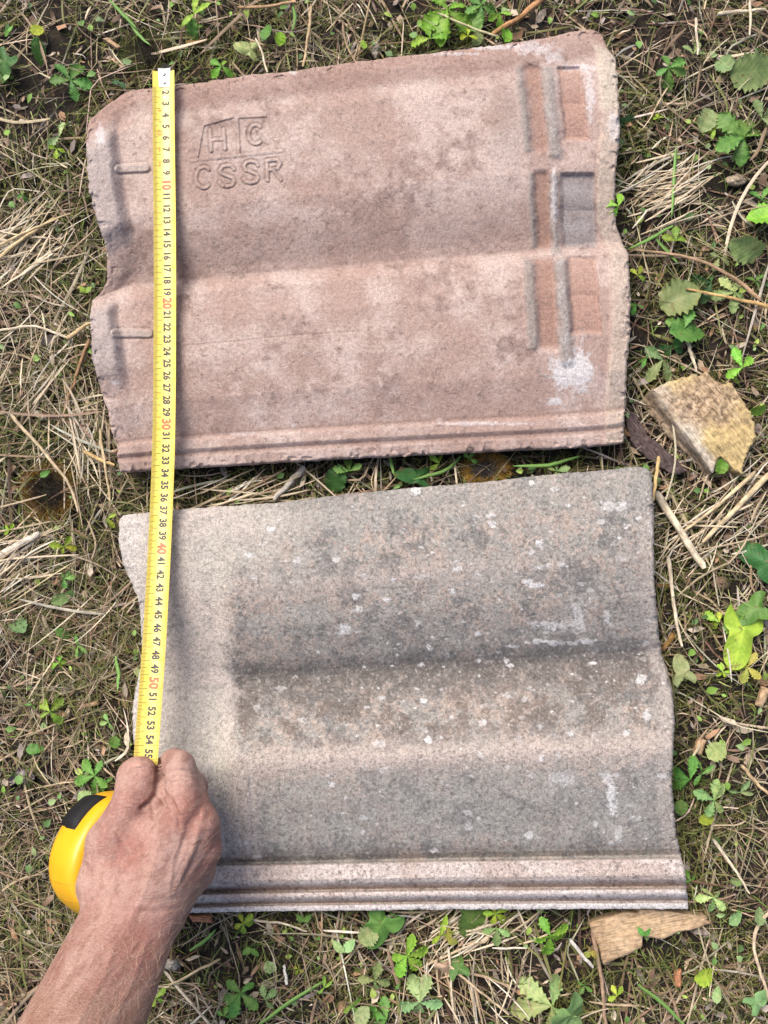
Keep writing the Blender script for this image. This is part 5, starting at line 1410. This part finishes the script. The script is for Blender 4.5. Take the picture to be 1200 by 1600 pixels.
PLANTS = [  # px, py, span, kind, colour, heading(deg, 0 = right, 90 = up), height cm, where
    (110, 125, 78, 'c5', 'mid', 60, 1.5, 'in the upper left, left of the tape end'),
    (94, 212, 58, 'c3', 'pale', 150, 1.4, 'left of the pink tile, below the five-fingered plant'),
    (88, 232, 26, 'c3', 'lime', 270, 1.3, 'left of the pink tile, under the pale leaves'),
    (62, 78, 44, 'ova', 'mid', 290, 1.3, 'near the upper left corner'),
    (58, 46, 30, 'rnd', 'lime', 90, 1.5, 'curled near the upper left corner'),
    (6, 104, 44, 'ivy', 'dark', 250, 1.3, 'cut by the upper left edge of the photo'),
    (14, 50, 26, 'pr', 'mid', 120, 1.2, 'at the left edge, above the dark ivy leaf'),
    (187, 128, 26, 'pr', 'dark', 250, 1.2, 'left of the tape end, at the chipped tile corner'),
    (36, 304, 22, 'c3', 'mid', 200, 1.2, 'in the straw far left of the emblem'),
    (303, 22, 62, 'sl', 'bright', 70, 2.0, 'at the top edge above the emblem'),
    (298, 46, 36, 'ova', 'mid', 260, 1.6, 'hanging just below the top-edge plant above the emblem'),
    (346, 103, 46, 'c4', 'bright', 240, 1.7, 'growing at the tile edge above the emblem'),
    (386, 76, 30, 'ivy', 'pale', 180, 1.5, 'above the pink tile, right of the emblem seedling'),
    (415, 48, 32, 'ova', 'mid', 95, 1.5, 'standing above the pink tile near the top edge'),
    (438, 60, 20, 'rnd', 'lime', 260, 1.4, 'above the pink tile, tiny and glossy'),
    (569, 68, 20, 'ova', 'bright', 80, 1.7, 'tiny, above the middle of the pink tile'),
    (700, 14, 100, 'c5', 'bright', 260, 1.9, 'at the top edge, largest of the leafy clump'),
    (672, 60, 62, 'c3', 'bright', 100, 2.0, 'leaning on the top edge of the pink tile'),
    (752, 8, 58, 'c5', 'mid', 200, 1.6, 'in the leafy clump at the top edge, right half'),
    (780, 20, 42, 'c3', 'bright', 280, 1.9, 'at the right end of the leafy clump by the top edge'),
    (731, 56, 30, 'c3', 'lime', 80, 1.9, 'at the pink tile edge below the leafy clump'),
    (742, 34, 30, 'rnd', 'mid', 300, 1.5, 'inside the leafy clump above the pink tile'),
    (746, 60, 26, 'rnd', 'dull', 250, 1.3, 'half hidden at the pink tile edge below the clump'),
    (790, 53, 26, 'rnd', 'bright', 90, 2.0, 'peeping over the pink tile edge beside the orange twig'),
    (1045, 106, 62, 'c5', 'mid', 330, 1.8, 'right of the pink tile corner'),
    (1084, 84, 40, 'c3', 'dull', 60, 1.3, 'behind the five-fingered plant at the upper right'),
    (1176, 112, 76, 'rnd', 'dull', 5, 1.4, 'large and holed, at the right edge near the top'),
    (1132, 100, 36, 'rnd', 'dull', 120, 1.2, 'beside the large holed leaf at the upper right'),
    (1104, 188, 38, 'rnd', 'pale', 250, 1.5, 'yellowing, right of the pink tile, upper part'),
    (1162, 214, 100, 'c5', 'mid', 150, 1.5, 'big, at the right edge above the straw heap'),
    (1190, 185, 60, 'c3', 'dull', 40, 1.3, 'behind the big five-fingered plant at the right edge'),
    (1118, 200, 30, 'sl', 'lime', 240, 1.3, 'under the yellowing leaf at the upper right'),
    (966, 322, 56, 'c3', 'bright', 160, 3.6, 'overlapping the right edge of the pink tile'),
    (976, 184, 34, 'pr', 'dark', 280, 1.2, 'tucked under the right edge of the pink tile'),
    (1029, 184, 22, 'c3', 'lime', 100, 1.2, 'in the litter right of the pink tile rim'),
    (1196, 338, 54, 'rnd', 'bright', 170, 1.8, 'shiny, cut by the right edge of the photo'),
    (1190, 312, 44, 'c3', 'mid', 60, 1.4, 'above the shiny leaf at the right edge'),
    (1056, 376, 44, 'c3', 'bright', 90, 1.7, 'right of the pink tile notch'),
    (1166, 388, 54, 'rnd', 'dull', 170, 1.6, 'broad, at the right edge beside the bent stem'),
    (1124, 402, 48, 'c4', 'dull', 340, 1.5, 'above the orange-yellow stem'),
    (1112, 440, 70, 'c3', 'dark', 160, 1.4, 'in shade under the bent stem'),
    (1148, 456, 66, 'c5', 'pale', 200, 1.7, 'crossed by the orange-yellow stem'),
    (1062, 466, 60, 'rnd', 'dull', 20, 1.4, 'left of the crossed plant, right of the pink tile'),
    (1180, 440, 44, 'c3', 'mid', 40, 1.3, 'at the right edge below the bent stem'),
    (1070, 512, 66, 'c4', 'mid', 160, 1.8, 'above the yellow wood block, left part'),
    (1076, 516, 70, 'ova', 'mid', 8, 2.0, 'long and spotted, above the yellow wood block'),
    (1036, 562, 72, 'c3', 'dull', 215, 1.4, 'between the pink tile and the yellow wood block'),
    (1050, 540, 46, 'c3', 'dark', 250, 1.2, 'shaded, above the yellow wood block'),
    (994, 476, 30, 'c3', 'mid', 260, 1.3, 'small, against the right edge of the pink tile, lower one'),
    (996, 430, 30, 'c3', 'lime', 60, 1.4, 'small, against the right edge of the pink tile, upper one'),
    (1010, 560, 30, 'sl', 'mid', 240, 1.2, 'beside the lower right corner of the pink tile'),
    (1160, 574, 60, 'c3', 'bright', 120, 1.9, 'right of the yellow wood block, near the edge'),
    (1184, 640, 28, 'rnd', 'bright', 200, 1.6, 'at the right corner of the yellow wood block'),
    (1127, 728, 24, 'rnd', 'bright', 60, 1.8, 'growing through the notch of the yellow wood block'),
    (1186, 872, 56, 'ivy', 'dark', 140, 1.6, 'at the right edge, the upper dark one'),
    (1172, 956, 60, 'ivy', 'mid', 210, 1.7, 'with pale veins at the right edge, middle one'),
    (1158, 998, 68, 'ivy', 'lime', 260, 1.8, 'lowest and brightest at the right edge'),
    (1124, 972, 44, 'c3', 'lime', 150, 1.5, 'left of the ivy leaves'),
    (1150, 978, 36, 'rnd', 'mid', 320, 1.3, 'between the two ivy leaves'),
    (1130, 1050, 26, 'c4', 'lime', 110, 1.5, 'below the bright ivy leaf'),
    (1168, 1042, 54, 'c5', 'yellow', 200, 1.5, 'at the right, under the bright ivy leaf'),
    (1066, 1046, 34, 'ivy', 'pale', 110, 1.7, 'bleached, close to the right edge of the grey tile'),
    (1120, 1174, 34, 'rnd', 'pale', 30, 1.6, 'right of the grey tile beside the small wood chip'),
    (1078, 1218, 64, 'c3', 'mid', 140, 1.7, 'serrated, beside the right edge of the grey tile'),
    (1096, 1210, 46, 'sl', 'mid', 80, 1.7, 'rising right of the serrated plant by the grey tile'),
    (1116, 1250, 60, 'c5', 'pale', 160, 1.6, 'right of the serrated plant by the grey tile'),
    (1156, 1238, 40, 'sl', 'dull', 30, 1.4, 'further right of the grey tile, faded'),
    (1064, 1262, 22, 'rnd', 'mid', 250, 1.3, 'small, at the lower right edge of the grey tile'),
    (1104, 1280, 22, 'rnd', 'lime', 200, 1.2, 'small, in the litter right of the grey tile ribs'),
    (1080, 1376, 28, 'c3', 'mid', 120, 1.3, 'right of the rib ends of the grey tile'),
    (1114, 1402, 48, 'c5', 'pale', 250, 1.6, 'right of the lower corner of the grey tile'),
    (1150, 1436, 26, 'ova', 'pale', 20, 1.5, 'below the corner plant at the lower right'),
    (1188, 1432, 26, 'ova', 'dull', 60, 1.4, 'faded, at the lower right edge'),
    (1150, 1377, 16, 'rnd', 'pale', 200, 1.3, 'tiny, right of the corner plant'),
    (860, 1462, 68, 'c5', 'bright', 260, 1.9, 'below the grey tile, left of the wood splinter'),
    (862, 1572, 120, 'c5', 'pale', 200, 1.6, 'biggest of all, at the bottom edge'),
    (590, 1452, 58, 'ivy', 'mid', 230, 1.6, 'just below the grey tile, left of centre'),
    (575, 1462, 34, 'rnd', 'dull', 200, 1.3, 'beside the ivy leaf below the grey tile'),
    (738, 1438, 54, 'rnd', 'mid', 260, 1.6, 'just below the grey tile, right of centre'),
    (774, 1428, 46, 'c5', 'lime', 30, 1.7, 'touching the lower edge of the grey tile'),
    (776, 1450, 40, 'c3', 'dull', 270, 1.3, 'under the lime plant at the tile edge'),
    (636, 1494, 66, 'c5', 'bright', 310, 1.7, 'in the middle of the bottom litter'),
    (585, 1532, 54, 'c4', 'dull', 80, 1.4, 'left of the middle plant at the bottom'),
    (656, 1566, 78, 'c5', 'pale', 130, 1.8, 'near the bottom edge, left of the straw heap'),
    (714, 1506, 34, 'ivy', 'mid', 100, 1.5, 'small, among the straws at the bottom'),
    (688, 1462, 46, 'sl', 'lime', 60, 1.7, 'below the grey tile, upright'),
    (700, 1470, 30, 'pr', 'yellow', 20, 1.7, 'by the upright plant'),
    (604, 1592, 64, 'c3', 'mid', 160, 1.4, 'at the bottom edge left of centre'),
    (565, 1588, 30, 'rnd', 'pale', 60, 1.4, 'at the bottom edge, small, left of centre'),
    (620, 1430, 24, 'c3', 'mid', 240, 1.3, 'tiny, at the grey tile edge left of centre'),
    (380, 1443, 36, 'c5', 'lime', 330, 1.8, 'just below the grey tile, right of the wrist'),
    (392, 1482, 26, 'pr', 'mid', 260, 1.4, 'under the lime plant right of the wrist'),
    (376, 1552, 62, 'c5', 'mid', 270, 1.6, 'right of the forearm at the bottom'),
    (414, 1562, 36, 'c3', 'dull', 20, 1.4, 'pale-tipped, right of the forearm plant'),
    (422, 1512, 22, 'rnd', 'pale', 120, 1.3, 'small, right of the wrist in dark litter'),
    (466, 1514, 20, 'c3', 'lime', 250, 1.3, 'tiny yellowish, below the grey tile'),
    (475, 1440, 26, 'pr', 'mid', 80, 1.4, 'at the tile edge right of the lime plant'),
    (244, 1560, 34, 'c4', 'bright', 140, 1.6, 'against the forearm at the bottom'),
    (350, 1588, 26, 'c3', 'mid', 60, 1.3, 'at the bottom edge near the forearm'),
    (506, 1544, 30, 'sl', 'bright', 80, 1.5, 'upright at the bottom, left of centre'),
    (538, 1488, 44, 'pr', 'pale', 100, 1.6, 'left of the ivy leaf below the tile'),
    (548, 1570, 34, 'c3', 'bright', 300, 1.5, 'near the bottom, left of the faded leaf'),
    (1006, 1462, 26, 'pr', 'mid', 80, 2.2, 'in front of the wood splinter'),
    (922, 1488, 26, 'pr', 'yellow', 260, 1.5, 'left of the wood splinter'),
    (964, 1556, 28, 'c3', 'lime', 120, 1.4, 'below the wood splinter'),
    (914, 1540, 24, 'c3', 'mid', 240, 1.3, 'under the left end of the wood splinter'),
    (1100, 1526, 34, 'rnd', 'lime', 190, 1.6, 'at the lower right, curled'),
    (1120, 1554, 24, 'ova', 'pale', 90, 1.3, 'small, at the lower right, below the curled leaf'),
    (1186, 1564, 30, 'ivy', 'pale', 40, 1.4, 'in the bottom right corner'),
    (895, 1590, 66, 'ivy', 'dull', 300, 1.5, 'at the bottom edge beside the biggest plant'),
    (100, 854, 40, 'c4', 'lime', 80, 1.7, 'left of the grey tile, brightest there'),
    (168, 810, 30, 'c3', 'lime', 300, 1.6, 'beside the upper left corner of the grey tile'),
    (15, 828, 22, 'c3', 'lime', 150, 1.4, 'small, at the left edge beside the split sticks'),
    (100, 904, 28, 'c5', 'mid', 0, 1.4, 'round-looking, left of the grey tile'),
    (96, 936, 34, 'ova', 'dull', 10, 1.3, 'faded, left of the grey tile'),
    (30, 978, 34, 'rnd', 'dull', 320, 1.3, 'faded, at the left edge above the dry leaf'),
    (92, 1036, 36, 'c4', 'bright', 200, 1.5, 'left of the grey tile below the faded leaf'),
    (98, 990, 26, 'ova', 'mid', 340, 1.4, 'small, left of the grey tile'),
    (122, 1008, 36, 'sl', 'mid', 310, 1.4, 'left of the grey tile, beside the small oval leaf'),
    (78, 1112, 54, 'c4', 'bright', 40, 1.7, 'left of the tape measure, above the dry leaf'),
    (50, 1102, 20, 'sl', 'mid', 160, 1.3, 'tiny, left of the bright seedling'),
    (170, 1128, 26, 'c3', 'pale', 200, 1.4, 'left of the thumb, upper one'),
    (179, 1160, 18, 'rnd', 'mid', 260, 1.4, 'left of the thumb, single'),
    (54, 1170, 28, 'ova', 'mid', 20, 1.5, 'left, above the grey dry leaf'),
    (148, 1212, 60, 'c5', 'mid', 200, 1.6, 'beside the thumb, behind the case'),
    (162, 1228, 46, 'sl', 'mid', 260, 1.4, 'between the thumb and the black grip'),
    (134, 1248, 28, 'rnd', 'pale', 150, 1.3, 'above the black grip of the case'),
    (133, 457, 22, 'pr', 'bright', 80, 1.4, 'in the left notch of the pink tile'),
    (70, 740, 18, 'ova', 'mid', 20, 1.6, 'on the dark moss tuft at the left'),
    (546, 736, 44, 'c3', 'mid', 100, 1.5, 'in the gap between the tiles, left part'),
    (522, 754, 56, 'ova', 'dark', 240, 1.3, 'broad and dark in the gap between the tiles'),
    (645, 743, 44, 'ivy', 'dark', 170, 1.5, 'in the gap between the tiles'),
    (686, 724, 36, 'c3', 'bright', 150, 1.6, 'in the gap, right of the ivy leaf'),
    (734, 717, 26, 'c3', 'mid', 60, 1.4, 'in the gap, left of the orange moss'),
    (870, 736, 32, 'c5', 'dull', 20, 1.2, 'in the gap, right of the orange moss'),
]
def put_plant(px, py, span, kind, colour, head, h, where, k):
    rg = np.random.default_rng(900 + k)
    nm, words, lk = KIND[kind]
    h = max(.8, h - .05) if h < 2.1 else h
    base = unp(px, py, h)
    gz = float(ground_z(np.array(base[0]), np.array(base[1])))
    root = empty(nm, (base[0], base[1], gz))
    lab = f'{WORD[colour]} {words} {where}'
    tag(root, lab, 'leaf' if kind in ('ivy', 'rnd', 'ova') else 'plant', 'ivy leaves' if kind == 'ivy' else 'small green plants in the litter')
    c = np.array(GR[colour]) * rg.uniform(.95, 1.2) * (1 + rg.normal(0, .05, 3))
    top = h / 100 - gz
    L = span / 1900.0
    if kind == 'c5': angs = [(-128, .72), (-66, .9), (0, 1), (62, .92), (125, .75)]; f = .56
    elif kind == 'c3': angs = [(-72, .85), (0, 1), (75, .88)]; f = .58
    elif kind == 'c4': angs = [(-95, .9), (-5, 1), (90, .95), (178, .6)]; f = .52
    elif kind == 'sl': angs = [(-40, .8), (10, 1), (150, .7)]; f = .62
    elif kind == 'pr': angs = [(-50, .9), (60, 1)]; f = .6
    else: angs = [(0, 1)]; f = 1.0
    for a, s_ in angs:
        me = LM[lk][int(rg.integers(len(LM[lk])))]
        o = bpy.data.objects.new('leaf', me); COL.objects.link(o); o.parent = root
        sc = L * f * s_ * rg.uniform(.88, 1.1)
        off = Vector((0, 0, top))
        rot = Matrix.Rotation(math.radians(head + a + rg.normal(0, 9)), 4, 'Z') @ Matrix.Rotation(math.radians(rg.normal(4, 17)), 4, 'Y') @ Matrix.Rotation(math.radians(rg.normal(0, 20)), 4, 'X')
        if len(angs) == 1: off = off + rot @ Vector((-sc * .5, 0, 0))
        o.matrix_basis = Matrix.Translation(off) @ rot @ Matrix.Diagonal((sc, sc * rg.uniform(.9, 1.15), sc, 1))
        cc = c * rg.uniform(.75, 1.2) * np.array((rg.uniform(.85, 1.25), 1, 1)); o.color = (*np.clip(cc, 0, 1), 1)
    st = bpy.data.objects.new('stem', STEM); COL.objects.link(st); st.parent = root
    tw = max(.018, min(.05, L * .55)) * .6
    st.matrix_basis = Matrix.Rotation(math.radians(head + 180), 4, 'Z') @ Matrix.Diagonal((tw, tw, max(top, .004), 1))
    if len(angs) == 1:
        r2 = Matrix.Rotation(math.radians(head), 4, 'Z') @ Vector((-L * .5, 0, 0)); st.matrix_basis = Matrix.Translation(r2) @ st.matrix_basis
    st.color = (*np.clip(c * np.array((1.2, .95, .9)), 0, 1), 1)
for k, p in enumerate(PLANTS): put_plant(*p, k)

# a few single green grass blades
GB = [((720, 712), (700, 735), (640, 752), 'lying in the gap between the tiles, left one'), ((905, 712), (860, 728), (800, 728), 'lying in the gap between the tiles, right one'), ((1052, 352), (1010, 376), (982, 388), 'slanting into the right edge of the pink tile'), ((1023, 370), (1045, 395), (1060, 412), 'crossing the bent stem right of the pink tile'),
      ((1056, 230), (1052, 300), (1050, 340), 'standing in the straw heap at the upper right'), ((505, 1535), (460, 1560), (390, 1612), 'long, at the bottom right of the forearm'), ((996, 1538), (1040, 1572), (1080, 1612), 'near the bottom edge below the wood splinter'), ((297, 1486), (320, 1470), (338, 1452), 'below the grey tile beside the wrist'),
      ((195, 20), (215, 55), (235, 70), 'above the moss tuft near the tape end'), ((170, 0), (200, 30), (214, 44), 'at the top edge left of the tape end'), ((458, 5), (462, 30), (456, 48), 'upright at the top edge above the pink tile'), ((180, 1025), (186, 1050), (183, 1080), 'beside the left edge of the grey tile'),
      ((607, 700), (611, 725), (617, 745), 'upright in the gap between the tiles')]
for k, (a, b, c_, wh) in enumerate(GB):
    P = curve_px([a, b, c_], 1.2, 1.6, 14, .0006, 40 + k)
    w = .0013 * np.sin(np.linspace(.25, math.pi, 14)) ** .7 + .0002
    T = np.gradient(P, axis=0); T /= np.linalg.norm(T, axis=1, keepdims=True); N = np.cross(T, [0, 0, 1.]); N /= np.linalg.norm(N, axis=1, keepdims=True)
    v = np.stack([P - N * w[:, None], P - np.array([0, 0, .0006]), P + N * w[:, None], P - np.array([0, 0, .0009])], 1).reshape(-1, 3)
    i = np.arange(56).reshape(14, 4); j = np.roll(i, -1, 1)
    o = mesh_np('grass_blade', v, np.stack([i[:-1], i[1:], j[1:], j[:-1]], -1).reshape(-1, 4), M_GRASS, None, np.tile(np.array([.16, .30, .07]) * (0.8 + .5 * ((k * 37) % 10) / 10), (56, 1)))
    tag(o, 'single green grass blade ' + wh, 'grass blade', 'single grass blades')

# curled grey dry leaf at the left edge
R4, T4 = np.meshgrid(np.linspace(0, 1, 22), np.linspace(-1, 1, 13), indexing='ij')
wv = np.interp(R4, [0, .2, .5, .8, 1], [2, 11, 15, 12, 3]) * (1 - .25 * np.abs(np.sin(R4 * 17)) * np.abs(T4))
q = fbm(R4 * 5, T4 * 2.5, 1, 77, 4) - .5
lx = 12 + R4 * 42; ly = 1220 + T4 * wv - 8 * np.sin(R4 * 2.5)
lz = .9 + .5 * np.abs(T4) ** 1.5 * np.sin(R4 * 5 + 1) + q * 1.1
o = mesh_np('dry_leaf', unp(lx, ly, lz).reshape(-1, 3), grid_faces(22, 13), M_STRAW, None, (np.array([.25, .21, .21]) * (1 + q.reshape(-1, 1)))); tag(o, 'crumpled grey dry leaf in the grass at the left edge', 'dry leaf')
for (x0, y0, s_, lb) in ((705, 1510, 34, 'crumpled tan dry leaf among the straws near the bottom edge'), (10, 1570, 20, 'pale dry leaf scrap in the lower left corner beside the forearm'), (186, 706, 16, 'curled grey-white scrap at the lower left corner of the pink tile')):
    lx = x0 + (R4 - .5) * s_ * 1.6; ly = y0 + T4 * s_ * .4 * np.sin(R4 * 3.0 + .1) - q * 10; lz = 1.1 + .5 * np.cos(T4 * 2) * np.sin(R4 * 7) + q * .9
    o = mesh_np('dry_leaf', unp(lx, ly, lz).reshape(-1, 3), grid_faces(22, 13), M_STRAW, None, np.array([.46, .32, .22]) * (1 + q.reshape(-1, 1))); tag(o, lb, 'dry leaf', 'dry leaf scraps')

# tiny uncountable green leaflets peeping through the litter
def tiny_leaves(n, seed):
    rg = np.random.default_rng(seed)
    x = rg.uniform(*FX, n); y = rg.uniform(*FY, n)
    m = ~under_tile(x, y) & ((fbm(x, y, .06, seed, 3) > .5) | (rg.random(n) < .25)); x, y = x[m], y[m]; n = len(x)
    g = np.array([(0, 0, 0), (.35, -.26, .1), (.4, 0, .02), (.35, .26, .1), (.7, -.32, .1), (.75, 0, 0), (.7, .32, .1), (1, 0, -.1)])
    F = np.array([(0, 1, 2), (0, 2, 3), (1, 4, 5), (1, 5, 2), (2, 5, 6), (2, 6, 3), (4, 7, 5), (5, 7, 6)])
    s = rg.uniform(.003, .0095, n); a = rg.random(n) * 6.28; p = rg.normal(.1, .4, n)
    u = g[None, :, 0] * s[:, None]; v = g[None, :, 1] * s[:, None] * rg.uniform(.7, 1.3, (n, 1)); w = g[None, :, 2] * s[:, None] + u * np.sin(p)[:, None]
    X = x[:, None] + u * np.cos(a)[:, None] - v * np.sin(a)[:, None]; Y = y[:, None] + u * np.sin(a)[:, None] + v * np.cos(a)[:, None]
    Z = ground_z(x, y)[:, None] + rg.uniform(.005, .012, (n, 1)) + w
    Z = np.where(under_tile(X, Y), np.minimum(Z, .004), Z)
    pal = np.array([(.20, .34, .06), (.13, .25, .06), (.30, .40, .08), (.24, .34, .14), (.09, .17, .05)])
    c = pal[rg.integers(0, 5, n)] * rg.uniform(.75, 1.2, (n, 1))
    o = mesh_np('tiny_green_leaves', np.stack([X, Y, Z], -1).reshape(-1, 3), (F[None] + (np.arange(n) * 8)[:, None, None]).reshape(-1, 3), M_GRASS, None, np.repeat(c, 8, 0))
    tag(o, 'tiny green leaves peeping through the litter everywhere', 'ground cover', None, 'stuff')
tiny_leaves(1100, 1301)
